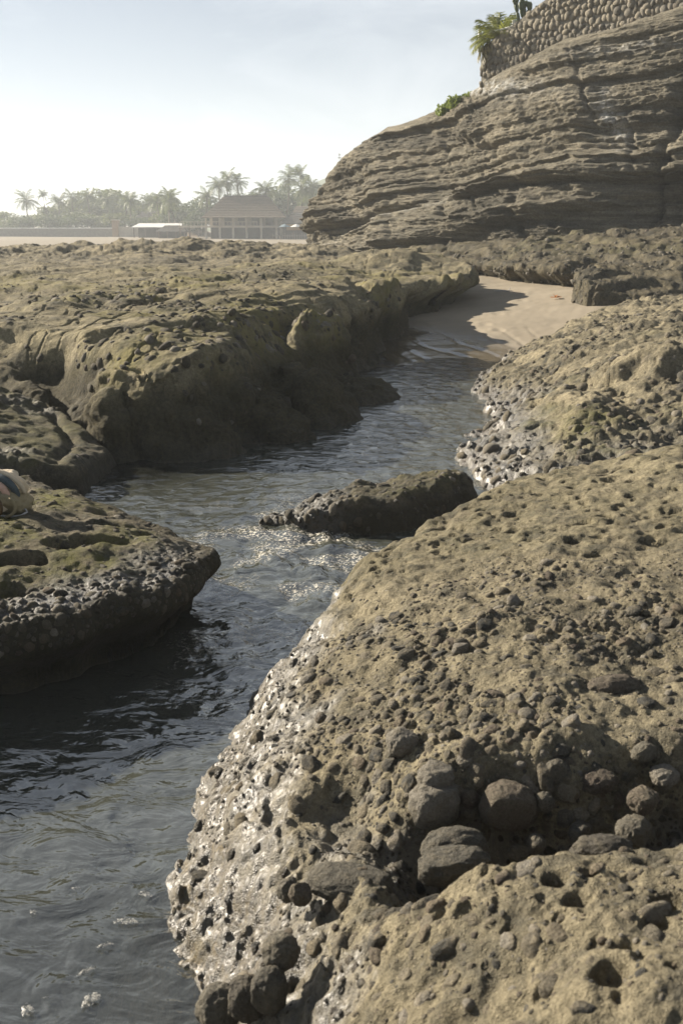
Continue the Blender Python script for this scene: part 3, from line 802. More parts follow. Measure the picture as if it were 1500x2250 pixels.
def water_material():
    m, nt, bs, out = new_mat('stream_water'); n = N(nt)
    v = n.coord((0.75, 1.25, 1.0)); v2 = n.coord()
    w1 = n.noise(v, 5.0, 4, 0.5, 0.9); w2 = n.noise(v2, 24.0, 3, 0.55, 0.5); w3 = n.noise(v2, 3.0, 3, 0.5, 0.8)
    bs.inputs['Base Color'].default_value = (0.050, 0.053, 0.043, 1); bs.inputs['Specular Tint'].default_value = (1.0, 0.985, 0.94, 1)
    bs.inputs['Roughness'].default_value = 0.035; bs.inputs['IOR'].default_value = 3.1
    nr = n.bump(w2, 0.09, 0.03); nr = n.bump(w1, 0.45, 0.08, nr); nr = n.bump(w3, 0.3, 0.10, nr)
    n.L(nr, bs.inputs['Normal'])
    gl = n.new('ShaderNodeBsdfGlossy'); gl.inputs['Roughness'].default_value = 0.04; n.L(nr, gl.inputs['Normal'])
    tr = n.new('ShaderNodeBsdfTransparent'); tr.inputs['Color'].default_value = (0.62, 0.52, 0.36, 1)
    fr = n.new('ShaderNodeFresnel'); fr.inputs['IOR'].default_value = 1.333; n.L(nr, fr.inputs['Normal'])
    clear = n.new('ShaderNodeMixShader'); n.L(fr.outputs['Fac'], clear.inputs['Fac'])
    n.L(tr.outputs['BSDF'], clear.inputs[1]); n.L(gl.outputs['BSDF'], clear.inputs[2])
    mx = n.new('ShaderNodeMixShader'); n.L(n.attr('shallow'), mx.inputs['Fac'])
    n.L(bs.outputs['BSDF'], mx.inputs[1]); n.L(clear.outputs['Shader'], mx.inputs[2])
    fo = n.new('ShaderNodeBsdfDiffuse'); fo.inputs['Color'].default_value = (0.62, 0.58, 0.5, 1)
    fm = n.math('MULTIPLY', n.attr('foam'), n.rng(n.noise(v2, 42.0, 4, 0.75), 0.52, 0.60))
    mf = n.new('ShaderNodeMixShader'); n.L(fm, mf.inputs['Fac']); n.L(mx.outputs['Shader'], mf.inputs[1]); n.L(fo.outputs['BSDF'], mf.inputs[2])
    n.L(mf.outputs['Shader'], out.inputs['Surface'])
    return m
M['water'] = water_material()

X, Y = fan(-33, 14, 420, 1.9, 19.3, 520)
flow_s = 0.30 * Y + X; flow_t = Y * 0.9 - 0.35 * X
riffle = np.exp(-(((X + 0.25) / 0.75) ** 2 + ((Y - 6.55) / 1.15) ** 2)) + 0.6 * np.exp(-(((X + 0.45) / 0.5) ** 2 + ((Y - 7.3) / 0.4) ** 2)) + 0.45 * np.exp(-(((X + 0.35) / 0.5) ** 2 + ((Y - 5.0) / 0.8) ** 2))
calm = smooth(3.3, 2.6, Y)
amp = 0.009 + 0.018 * riffle - 0.004 * calm
W = amp * (fbm(X + 0.15 * fbm(X, Y, 2, 2, 8), Y, 3.0, 4, 2, 0.62) * 0.9 + 0.55 * pn(flow_s * 7.0, flow_t * 2.4, 6)) + 0.016 * riffle * (1 - 2.2 * np.abs(pn(flow_s * 3.4, flow_t * 1.7, 9)))
W = W + 0.007 * fbm(X * 0.45 + 0.2 * pn(X, Y, 3), Y, 4.2, 2, 14, 0.6) * smooth(6.5, 9.0, Y) + 0.005 * pn(flow_s * 9.0, flow_t * 3.0, 17) * smooth(2.4, 3.4, Y)
sh = smooth(13.8, 16.6, Y + 0.4 * fbm(X, Y, 0.8, 3, 3) + 0.35 * (X - 1)) * 0.9
sh = np.maximum(sh, 0.75 * np.exp(-(((X + 1.85) / 0.55) ** 2 + ((Y - 9.0) / 0.5) ** 2)))
sh = np.maximum(sh, 0.42 * calm * smooth(-1.6, -0.5, X))
foam = np.clip(riffle * 0.9 * smooth(0.15, 0.6, fbm(X, Y, 2.2, 2, 27) + 0.25), 0, 1)
water = grid_obj('water', X, Y, W, M['water'], dict(shallow=sh, foam=foam))
tag(water, 'dark rippling stream running between the rocks', kind='structure')

# ------------------------------------------------------------------ separate rocks
def sheet_rock(name, X, Y, top, sd, slope, power, k, mat, noise3, attrs_fn, extra=None, depth=-0.4):
    e = np.where(sd > 0, slope * np.maximum(sd, 0) ** power - 0.04, 1.5 * sd - 0.04)
    Z = smin(top, e, k)
    if extra is not None: Z = Z + extra(Z)
    X2, Y2, Z2 = displace(X, Y, Z, noise3(X, Y, Z))
    o = grid_obj(name, X2, Y2, Z2, mat, attrs_fn(X2, Y2, Z2), keep=Z2 > depth)
    return o, dict(X=X2, Y=Y2, Z=Z2, N=normals(X2, Y2, Z2), sd=sd)

LEDGE_POLY = [(-6.0, 2.9), (-2.3, 3.72), (-1.56, 4.18), (-1.2, 4.43), (-0.84, 4.86), (-0.70, 5.25), (-0.70, 5.58), (-0.97, 6.02), (-1.3, 6.36), (-1.75, 6.7), (-2.3, 7.3), (-6.5, 8.0)]
LEDGE_TOP = [(-1.552, 4.30, 0.42), (-1.20, 4.55, 0.42), (-0.88, 4.98, 0.37), (-0.80, 5.35, 0.37), (-1.003, 5.85, 0.35), (-1.336, 6.13, 0.36), (-1.72, 6.4, 0.42), (-1.697, 4.645, 0.45), (-1.3, 4.872, 0.44),
             (-1.882, 5.222, 0.50), (-1.433, 5.428, 0.46), (-1.193, 5.522, 0.43), (-1.818, 5.883, 0.51), (-2.053, 5.748, 0.52), (-1.033, 5.362, 0.39), (-2.2, 6.4, 0.45), (-2.9, 4.9, 0.68), (-2.7, 4.2, 0.62), (-3.2, 6.0, 0.68), (-4.5, 5.6, 0.85)]
X, Y = fan(-38, -5.5, 360, 3.6, 8.0, 370)
sd = sd_poly(X, Y, LEDGE_POLY) + 0.05 * fbm(X, Y, 2.0, 3, 5)
top = rbf(LEDGE_TOP, X, Y) + 0.03 * fbm(X, Y, 1.4, 3, 9)
for (px, py, r, dp) in ((-1.567, 5.32, 0.085, 0.13), (-1.46, 5.40, 0.10, 0.14), (-1.652, 5.06, 0.075, 0.13), (-1.76, 5.02, 0.11, 0.17), (-1.66, 4.66, 0.09, 0.10), (-1.30, 5.46, 0.10, 0.06), (-1.15, 5.72, 0.10, 0.06), (-1.42, 5.85, 0.12, 0.07), (-1.95, 4.75, 0.12, 0.12)):
    d = np.hypot((X - px) / 1.25, Y - py) + 0.025 * pn(X * 7, Y * 7, 3)
    top = top - dp * smooth(r, r * 0.45, d)
front = smooth(0.55, 0.18, sd + 0.10 * fbm(X, Y, 2.2, 2, 12)) * smooth(5.75, 5.2, Y + 0.5 * (X + 0.8))
small = domes(X, Y, 0.075, 4, 0.7) * 0.5 + domes(X, Y, 0.04, 6, 0.7) * 0.5
ext = lambda Z: front * small + 0.012 * fbm(X, Y, 6.0, 4, 3) - pits(X, Y, 0.11, 2, 0.25) * 0.4 * (1 - front) + 0.012 * ridged(X, Y, 2.6, 3, 41) * (1 - front)
def ledge_attr(X, Y, Z):
    top_m = smooth(0.24, 0.32, Z)
    return dict(moss=np.clip(1.3 * top_m * (1 - front) * smooth(-0.35, 0.25, fbm(X, Y, 1.1, 2, 31)) * smooth(-0.7, -1.2, X), 0, 1), wet=np.clip(0.8 * front + smooth(0.2, 0.1, Z), 0, 1),
                weed=0.9 * smooth(0.36, 0.26, Z) * front, tint=0.35 * front + 0.1, film=0.92 * smooth(0.17, 0.08, sd + 0.03 * fbm(X, Y, 6, 2, 3)))  # film: dark weed plus painted shade on the face below the lip
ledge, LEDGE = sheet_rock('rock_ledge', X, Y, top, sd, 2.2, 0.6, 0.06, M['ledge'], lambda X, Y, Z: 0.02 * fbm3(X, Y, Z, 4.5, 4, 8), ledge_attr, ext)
# the water side is hollowed out under the lip
me = ledge.data; co = np.empty(len(me.vertices) * 3, np.float32); me.vertices.foreach_get('co', co); co = co.reshape(-1, 3)
near_edge = smooth(0.45, 0.25, sd_poly(co[:, 0], co[:, 1], LEDGE_POLY)) * smooth(6.5, 5.6, co[:, 1])
cdir = np.stack([-2.0 - co[:, 0], 5.7 - co[:, 1]], 1); cdir /= np.linalg.norm(cdir, axis=1)[:, None] + 1e-6
hol = smooth(0.30, 0.05, co[:, 2]) * near_edge * 0.24
co[:, 0] += cdir[:, 0] * hol; co[:, 1] += cdir[:, 1] * hol
me.vertices.foreach_set('co', co.ravel()); me.update()
LEDGE['front'] = front
tag(ledge, 'mossy flat-topped rock ledge jutting into the stream at left, carrying the bag', 'rock')

LROCK_POLY = [(-2.2, 8.15), (-2.16, 8.7), (-2.10, 9.25), (-2.3, 9.6), (-3.019, 10.4), (-4.347, 11.4), (-8.0, 12.6), (-8.0, 8.4), (-3.2, 8.0)]
LROCK_TOP = [(-2.35, 8.55, 0.24), (-2.35, 9.2, 0.20), (-2.75, 9.0, 0.33), (-3.3, 9.9, 0.50), (-3.0, 8.5, 0.36), (-4.6, 9.6, 0.68), (-4.0, 10.8, 0.62)]
X, Y = fan(-37, -10, 260, 7.7, 12.4, 260)
sd = sd_poly(X, Y, LROCK_POLY) + 0.07 * fbm(X, Y, 1.6, 3, 15)
crk = sd_line(X, Y, [(-2.9, 9.9), (-2.5, 9.1), (-2.45, 8.3)]) + 0.05 * pn(X * 3, Y * 3, 4)
top = rbf(LROCK_TOP, X, Y) + 0.05 * fbm(X, Y, 1.1, 4, 19) - 0.07 * np.exp(-(crk / 0.06) ** 2)
pzl = smooth(-0.1, 0.3, fbm(X, Y, 0.9, 2, 61) - 0.4 * (X + 2.9))
ext2 = lambda Z: pzl * (domes(X, Y, 0.13, 3, 0.45) * 0.5 + domes(X, Y, 0.07, 6, 0.5) * 0.5) - pits(X, Y, 0.2, 4, 0.4) * 0.4
lrock, LROCK = sheet_rock('sloping_rock', X, Y, top, sd, 1.5, 0.7, 0.08, M['ledge'], lambda X, Y, Z: 0.035 * fbm3(X, Y, Z, 3.2, 4, 18),
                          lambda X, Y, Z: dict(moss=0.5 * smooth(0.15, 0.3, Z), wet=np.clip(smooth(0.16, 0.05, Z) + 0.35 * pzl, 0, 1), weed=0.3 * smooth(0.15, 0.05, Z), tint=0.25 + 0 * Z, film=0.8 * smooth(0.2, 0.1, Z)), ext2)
LROCK['peb'] = pzl
tag(lrock, 'grey-green sloping rock with a pointed tip behind the bag', 'rock')

# boulder in mid-stream
X, Y = np.meshgrid(np.linspace(-0.85, 1.35, 300), np.linspace(6.65, 8.35, 190))
BP = [(-0.62, 7.28), (-0.35, 7.12), (0.0, 7.02), (0.45, 7.08), (0.85, 7.36), (1.10, 7.66), (1.15, 7.92), (0.98, 8.06), (0.55, 7.95), (0.1, 7.75), (-0.3, 7.52)]
sd = sd_poly(X, Y, BP) + 0.025 * fbm(X, Y, 3.0, 3, 5)
prof = np.interp(X, [-0.62, -0.35, -0.1, 0.1, 0.25, 0.5, 0.8, 1.0, 1.15], [0.04, 0.11, 0.19, 0.25, 0.25, 0.25, 0.27, 0.27, 0.22])
leftb = smooth(0.15, -0.1, X)
ext3 = lambda Z: (0.25 + 0.75 * leftb) * (domes(X, Y, 0.12, 3, 0.55) * 0.55 + domes(X, Y, 0.06, 5, 0.6) * 0.5) * (Z > 0.0) + 0.015 * ridged(X, Y, 3.0, 3, 8) * smooth(0.1, 0.2, Z)
boulder, BOULD = sheet_rock('stream_boulder', X, Y, prof + 0.03 * fbm(X, Y, 2.0, 3, 3), sd, 0.95, 0.55, 0.06, M['ledge'], lambda X, Y, Z: 0.018 * fbm3(X, Y, Z, 6.0, 4, 11),
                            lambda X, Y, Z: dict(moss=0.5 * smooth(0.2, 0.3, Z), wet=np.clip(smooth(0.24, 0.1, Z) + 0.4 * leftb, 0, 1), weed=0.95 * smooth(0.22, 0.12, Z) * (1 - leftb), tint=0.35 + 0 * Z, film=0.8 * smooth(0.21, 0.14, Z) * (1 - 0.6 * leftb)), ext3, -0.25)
tag(boulder, 'long dark boulder lying across the middle of the stream', 'rock')

# ------------------------------------------------------------------ pebbles and cobbles
def ico(sub, seed, lump, flat, cuts=5):
    import bmesh
    bm = bmesh.new(); bmesh.ops.create_icosphere(bm, subdivisions=sub, radius=1.0)
    bm.verts.ensure_lookup_table()
    v = np.array([p.co[:] for p in bm.verts]); f = np.array([[q.index for q in fa.verts] for fa in bm.faces])
    bm.free()
    r = 1 + lump * fbm3(v[:, 0] + seed * 3.1, v[:, 1], v[:, 2], 0.9, 3, seed) + 0.25 * lump * fbm3(v[:, 0], v[:, 1] + seed, v[:, 2], 2.6, 2, seed)
    v = v * r[:, None]
    v = np.sign(v) * np.abs(v) ** 0.92
    gd_ = np.random.default_rng(seed + 500)
    for _ in range(cuts):
        d_ = gd_.normal(size=3); d_ /= np.linalg.norm(d_); ex = np.maximum(0, v @ d_ - gd_.uniform(0.62, 0.85)); v = v - ex[:, None] * d_ * 0.75
    v[:, 2] *= flat
    return v, f
HI = [ico(3, k, 0.30, 0.72 + 0.06 * (k % 3)) for k in range(6)]
LO = [ico(2, k + 20, 0.32, 0.72) for k in range(6)]
TINY = [ico(1, k + 40, 0.30, 0.75) for k in range(5)]

def rot_from_normal(nv, ang):
    n = Vector(nv); q = n.to_track_quat('Z', 'Y'); return (q.to_matrix() @ Matrix.Rotation(ang, 3, 'Z'))

def scatter(S, weight, count, rmin, rmax, expo, parent, mat, n_parts, seed, sink=0.35, hi=False, part='pebble', extra=None, wet=None, ylimit=None):
    """embeds stones in a rock surface: the largest-looking as separate parts, the rest as one joined part"""
    g = np.random.default_rng(seed)
    P = np.stack([S['X'], S['Y'], S['Z']], -1)
    area = np.linalg.norm(np.cross(np.gradient(P, axis=1), np.gradient(P, axis=0)), axis=-1)
    w = np.clip(weight, 0, None) * area * (S['Z'] > 0.01)
    ang = np.abs(np.degrees(np.arctan2(S['X'], S['Y'])))
    w = np.where(ang < 26, w, 0.0)
    w = w.ravel() / w.sum()
    idx = g.choice(w.size, size=count * 3, replace=True, p=w)
    P = P.reshape(-1, 3)[idx]; Nn = S['N'].reshape(-1, 3)[idx]
    Nn = np.where(Nn[:, 2:3] < 0, -Nn, Nn)
    wv = np.broadcast_to(0.0 if wet is None else wet, S['X'].shape).reshape(-1)[idx]
    r = rmin * (1 - g.random(len(idx)) * (1 - (rmin / rmax) ** expo)) ** (-1 / expo)
    order = np.argsort(-r)
    cell = {}; kept = []
    for i in order:
        key = (int(P[i, 0] // rmax), int(P[i, 1] // rmax)); ok = True
        for a in (-1, 0, 1):
            for b in (-1, 0, 1):
                for j in cell.get((key[0] + a, key[1] + b), ()):
                    if (P[i, 0] - P[j, 0]) ** 2 + (P[i, 1] - P[j, 1]) ** 2 + (P[i, 2] - P[j, 2]) ** 2 < (0.8 * (r[i] + r[j])) ** 2: ok = False; break
                if not ok: break
            if not ok: break
        if ok:
            cell.setdefault(key, []).append(i); kept.append(i)
        if len(kept) >= count: break
    kept = np.array(kept)
    dist = np.linalg.norm(P[kept] - np.array([0, 0, CAM_H]), axis=1)
    kept = kept[np.argsort(-r[kept] / dist)]
    src = HI if hi else LO
    mes = [mesh_np(part, v, f, mat) for v, f in src]
    V, Fa, R, Wt = [], [], [], []; base = 0
    for c, i in enumerate(kept):
        m3 = rot_from_normal(Nn[i], g.random() * 6.28)
        sc = r[i] * np.array([1.0 + 0.35 * g.random(), 0.8 + 0.2 * g.random(), 0.85 + 0.3 * g.random()])
        loc = P[i] - Nn[i] * r[i] * sink * (0.6 + 0.8 * g.random())
        if c < n_parts:
            o = bpy.data.objects.new(part, mes[int(g.integers(len(mes)))])
            o.matrix_local = Matrix.LocRotScale(Vector(loc), m3.to_quaternion(), Vector(sc))
            link(o, parent)
        else:
            v, f = (LO if r[i] / np.linalg.norm(P[i]) > 0.006 else TINY)[int(g.integers(5))]
            vv = (v * sc) @ np.array(m3).T + loc
            V.append(vv); Fa.append(f + base); base += len(v)
            R.append(np.full(len(v), g.random())); Wt.append(np.full(len(v), wv[i]))
    if V:
        o = bpy.data.objects.new('embedded_pebbles', mesh_np('embedded_pebbles', np.concatenate(V), np.concatenate(Fa), mat, True, dict(rnd=np.concatenate(R), wet=np.concatenate(Wt))))
        link(o, parent); o['kind'] = 'stuff'
    return len(kept)

wA = (0.05 + 1.0 * FORE['peb'] + 0.10 * FORE['near'] + 0.8 * np.exp(-(FORE['gd'] / 0.3) ** 2) + 0.05 * FORE['flank']) * (1 - 0.93 * FORE['pit']) * (1 - 0.8 * FORE['flank']) * (FORE['Z'] > 0.06)
wA = wA * (0.12 + FORE['patch'])
scatter(FORE, wA, 7000, 0.0055, 0.036, 2.0, shelf, M['peb'], 265, 3, hi=True, wet=FORE['wet'])
wM = (0.08 + MOUND['peb']) * (1.0 + 2.0 * smooth(0.5, 0.1, MOUND['sd']))
scatter(MOUND, wM, 2600, 0.015, 0.085, 2.2, mound, M['peb'], 200, 5, wet=MOUND['wet'])
wL = 0.10 + 1.6 * LEDGE['front']
scatter(LEDGE, wL * (LEDGE['Z'] > 0.28), 1000, 0.009, 0.036, 2.0, ledge, M['pebd'], 120, 7, wet=0.6 * LEDGE['front'])
scatter(LROCK, 0.1 + LROCK['peb'], 200, 0.015, 0.065, 2.0, lrock, M['pebd'], 60, 8)
lb = smooth(0.2, -0.1, BOULD['X']) + 0.12
scatter(BOULD, lb * (BOULD['Z'] > 0.03), 190, 0.014, 0.05, 1.9, boulder, M['pebd'], 45, 9, wet=0.7)
wP = (0.06 + PLAT['peb']) * smooth(26, 12, PLAT['Y']) * (0.12 + PLAT['flat'])
scatter(PLAT, wP, 1500, 0.022, 0.09, 2.4, plat, M['pebd'], 200, 11)
wT = 0.15 + TERR['cg']
scatter(TERR, wT * (TERR['Y'] < 31), 1700, 0.025, 0.09, 2.3, terr, M['pebd'], 200, 13)

# the big rounded cobbles lodged in the gully and on the shoulder of the shelf
def cobble(loc, size, rz=0.0, tilt=0.0, seed=0, lump=0.16, lobe=None):
    v, f = ico(5, seed + 60, lump, 0.86, 1)
    v = v * (1 + 0.05 * fbm3(v[:, 0] + seed, v[:, 1], v[:, 2], 3.2, 4, seed, 0.6) - 0.05 * np.abs(fbm3(v[:, 0], v[:, 1] + seed, v[:, 2], 2.0, 3, seed + 3)))[:, None]
    if lobe:
        v2 = v * np.array(lobe[3:6]) + np.array(lobe[0:3]); nb = len(v)
        v = np.concatenate([v, v2]); f = np.concatenate([f, f + nb])
    me = mesh_np('cobble', v, f, M['cob'])
    o = bpy.data.objects.new('cobble', me)
    o.location = loc; o.scale = size; o.rotation_euler = (tilt, 0.0, rz)
    return link(o, shelf)
for a in (((0.285, 2.70, 0.50), (0.085, 0.075, 0.095), 0.5, 0.25, 1, 0.13, (0.25, 0.55, 0.62, 0.72, 0.75, 0.6)),
          ((0.515, 2.68, 0.50), (0.088, 0.080, 0.088), 0.2, 0.1, 2, 0.10),
          ((0.33, 2.53, 0.46), (0.098, 0.060, 0.058), 0.15, 0.1, 3, 0.12),
          ((0.31, 2.385, 0.50), (0.105, 0.062, 0.060), 0.25, -0.1, 4, 0.12),
          ((0.20, 2.96, 0.565), (0.055, 0.05, 0.055), 0.3, 0.4, 5),
          ((0.80, 2.98, 0.63), (0.052, 0.062, 0.05), 0.1, 0.5, 6),
          ((0.955, 3.19, 0.64), (0.11, 0.06, 0.06), 0.35, 0.0, 7),
          ((0.76, 3.10, 0.63), (0.085, 0.04, 0.04), 0.2, 0.0, 8),
          ((-0.33, 2.19, 0.19), (0.062, 0.06, 0.075), 0.4, 0.2, 9),
          ((-0.255, 2.14, 0.27), (0.058, 0.05, 0.07), -0.3, 0.1, 10),
          ((-0.185, 2.09, 0.34), (0.048, 0.045, 0.075), 0.1, 0.0, 11),
          ((-0.16, 2.16, 0.40), (0.050, 0.045, 0.055), 0.5, 0.2, 12),
          ((-0.115, 2.365, 0.42), (0.032, 0.028, 0.042), 0.0, 0.3, 13),
          ((-0.155, 2.44, 0.38), (0.030, 0.030, 0.045), 0.3, 0.2, 14),
          ((0.02, 2.41, 0.425), (0.13, 0.07, 0.045), -0.2, 0.1, 15, 0.10),
          ((0.91, 2.63, 0.55), (0.050, 0.045, 0.045), 0.6, 0.0, 16),
          ((0.72, 2.36, 0.55), (0.09, 0.06, 0.06), 0.2, 0.0, 17),
          ((0.86, 2.55, 0.50), (0.06, 0.05, 0.05), 0.9, 0.0, 18),
          ((0.67, 2.75, 0.58), (0.045, 0.04, 0.045), 0.3, 0.0, 19),
          ((0.40, 2.72, 0.50), (0.032, 0.03, 0.035), 0.3, 0.0, 20),
          ((1.00, 2.72, 0.58), (0.045, 0.04, 0.04), 0.5, 0.0, 23), ((1.12, 2.66, 0.52), (0.05, 0.045, 0.045), 0.1, 0.2, 24), ((0.62, 2.67, 0.52), (0.034, 0.03, 0.034), 0.4, 0.0, 25),
          ((0.95, 2.78, 0.63), (0.05, 0.035, 0.032), 0.7, 0.0, 26), ((0.80, 2.72, 0.56), (0.055, 0.042, 0.04), 0.2, 0.1, 27), ((0.72, 2.60, 0.46), (0.04, 0.036, 0.036), 0.9, 0.0, 28),
          ((0.58, 2.56, 0.45), (0.03, 0.03, 0.03), 0.0, 0.0, 29), ((0.69, 2.80, 0.62), (0.038, 0.03, 0.03), 0.3, 0.0, 30), ((0.40, 2.80, 0.585), (0.036, 0.034, 0.03), 0.3, 0.0, 31)):
    cobble((a[0][0], a[0][1] + 0.02, a[0][2] - 0.022), *a[1:])

# ------------------------------------------------------------------ cobble wall on the cliff
M['mortar'] = plain('wall_mortar', (0.22, 0.20, 0.16), 0.95, 0.3, 6.0, 0.5)
M['wstone'] = pebble_mat('river_stone', (0.12, 0.112, 0.094), (0.27, 0.238, 0.178), (0.20, 0.176, 0.132))
tx, ty, tz = CLIFF['top']
sel = [i for i in range(len(tx)) if tx[i] > 4.62 and ty[i] < 38.0]
line = [Vector((tx[i] + 0.25, ty[i] + 0.10, tz[i])) for i in sel[::3]]
# smooth, straight-running wall line from the corner towards the right
W0 = Vector((4.80, 37.05, 0.0)); W1 = Vector((18.2, 25.2, 0.0))
def wall_pt(u):
    p = W0.lerp(W1, u); p.x += -0.9 * math.sin(math.pi * u) * 0.25; p.y += -0.6 * math.sin(math.pi * u) * 0.25
    return p
def wall_z0(u): return float(np.interp(u, [0, 0.12, 0.3, 0.6, 1.0], [6.35, 6.75, 7.25, 7.7, 8.2]))
def wall_z1(u): return float(np.interp(u, [0, 0.06, 0.134, 0.3, 0.5, 1.0], [8.05, 8.5, 9.15, 10.3, 11.0, 12.0]))
dirw = (W1 - W0).normalized(); outw = Vector((dirw.y, -dirw.x, 0)); outw = outw if outw.dot(Vector((-1, -1, 0))) > 0 else -outw
wall = empty('stone_wall', (W0.x, W0.y, 6.4))
tag(wall, 'retaining wall of pale rounded river stones along the cliff top', 'wall')
mb = MB(); nseg = 40; b = 0
vs = []
for i in range(nseg + 1):
    u = i / nseg; p = wall_pt(u)
    for off, zz in ((0, wall_z0(u) - 0.6), (0, wall_z1(u)), (-0.45, wall_z1(u)), (-0.45, wall_z0(u) - 0.6)):
        q = p + outw * off; vs.append((q.x - W0.x, q.y - W0.y, zz - 6.4))
fs = []
for i in range(nseg):
    for k in range(4):
        a, c = i * 4 + k, i * 4 + (k + 1) % 4
        fs.append((a, c, c + 4, a + 4))
fs.append((0, 3, 2, 1)); fs.append((nseg * 4, nseg * 4 + 1, nseg * 4 + 2, nseg * 4 + 3))
mb.add(vs, fs); mb.build('mortar_core', M['mortar'], wall)
stone_v = [ico(2, k + 80, 0.34, 0.9) for k in range(8)]
stone_me = [mesh_np('stone', v_, f_, M['wstone']) for v_, f_ in stone_v]
wr = random.Random(4); Lw = (W1 - W0).length
cand = []; zz = 6.2
while zz < 11.0:
    hgt = wr.uniform(0.18, 0.26); s = wr.uniform(0, 0.15) - 0.05
    while s < Lw * 0.45:
        wdt = wr.uniform(0.12, 0.25); u = max((s + wdt / 2) / Lw, 0.0)
        zc = zz + hgt / 2 + wr.uniform(-0.08, 0.08)
        if wall_z0(u) - 0.2 < zc < wall_z1(u) - hgt * 0.28: cand.append((zc - wall_z0(u), u, zc, wdt, hgt))
        s += wdt
    zz += hgt * 0.92
cand.sort(key=lambda c: abs(c[0] - 0.75))
FV, FF = [], []
for i, (_, u, zc, wdt, hgt) in enumerate(cand):
    p_ = wall_pt(u) + outw * 0.015
    rot = Matrix((dirw, Vector((0, 0, 1)), outw)).transposed().to_quaternion() @ Euler((0, 0, wr.uniform(-0.5, 0.5))).to_quaternion()
    mt_ = Matrix.LocRotScale(Vector((p_.x - W0.x, p_.y - W0.y, zc - 6.4)), rot, Vector((wdt * 0.55, hgt * wr.uniform(0.46, 0.62), wr.uniform(0.05, 0.11))))
    k = wr.randrange(8)
    if i < 300:
        o = bpy.data.objects.new('stone', stone_me[k]); o.matrix_local = mt_; link(o, wall)
    else:
        a_ = np.array(mt_); FF.append(stone_v[k][1] + sum(len(q) for q in FV)); FV.append(stone_v[k][0] @ a_[:3, :3].T + a_[:3, 3])
if FV:
    o = bpy.data.objects.new('footing_stones', mesh_np('footing_stones', np.concatenate(FV), np.concatenate(FF), M['wstone'])); link(o, wall); o['kind'] = 'stuff'
# white corner post and rail
M['whitep'] = plain('white_paint', (0.72, 0.71, 0.68), 0.6, 0.12, 9.0, 0.1)
rl = empty('fence_rail', (4.72, 37.2, 8.0)); tag(rl, 'small white post and rail at the wall corner beneath the palm', 'railing')
MB().box(-0.05, 0.05, -0.05, 0.05, -0.1, 0.62).build('post', M['whitep'], rl)
MB().tube([(0.0, 0.0, 0.42), (1.3, -1.1, 0.62)], 0.035, 6).build('rail', M['whitep'], rl)
MB().box(0.95, 1.04, -0.92, -0.83, 0.0, 0.75).build('post', M['whitep'], rl)

# ------------------------------------------------------------------ plants on the cliff
M['frond'] = leaf_mat('palm_leaf', (0.10, 0.13, 0.022), (0.21, 0.22, 0.04))
M['dryfrond'] = leaf_mat('dry_palm_leaf', (0.17, 0.125, 0.03), (0.11, 0.10, 0.025))
M['cactus'] = leaf_mat('cactus_pad', (0.085, 0.115, 0.04), (0.13, 0.155, 0.055))
M['shrub'] = leaf_mat('creeper_leaf', (0.14, 0.19, 0.03), (0.20, 0.24, 0.05))
M['bark'] = plain('bark', (0.13, 0.105, 0.075), 0.95, 0.3, 6.0, 0.6)

def frond_mesh(name, length, droop, nleaf, leaf, mat, seed):
    """an arching palm frond: a midrib with narrow leaflets down both sides"""
    r = random.Random(seed); b = MB(); pts = []
    for i in range(9):
        t = i / 8; pts.append(Vector((length * (t - 0.12 * droop * t * t), 0, length * (0.50 * t - 0.85 * droop * t * t))))
    b.tube(pts, [0.018 * length * (1 - 0.8 * i / 8) for i in range(9)], 4)
    for i in range(nleaf):
        t = 0.12 + 0.88 * i / (nleaf - 1); k = min(int(t * 8), 7); f = t * 8 - k
        p = pts[k].lerp(pts[k + 1], f); d = (pts[k + 1] - pts[k]).normalized()
        ln = leaf * length * (0.45 + 0.75 * math.sin(math.pi * min(1, 0.12 + 0.85 * t))) * r.uniform(0.85, 1.1)
        for sgn in (-1, 1):
            side = (Vector((0, sgn, 0)) * 0.8 + d * 0.55 + Vector((0, 0, r.uniform(-0.55, 0.0)))).normalized()
            w = d * (0.026 * length)
            m1 = p + side * ln * 0.55 + Vector((0, 0, -0.02 * length)); tip = p + side * ln + Vector((0, 0, -0.22 * ln))
            b.add([p - w * 0.7, p + w * 0.7, m1 + w * 0.6, tip, m1 - w * 0.6], [(0, 1, 2, 4), (4, 2, 3)])
    return b.mesh(name, mat)

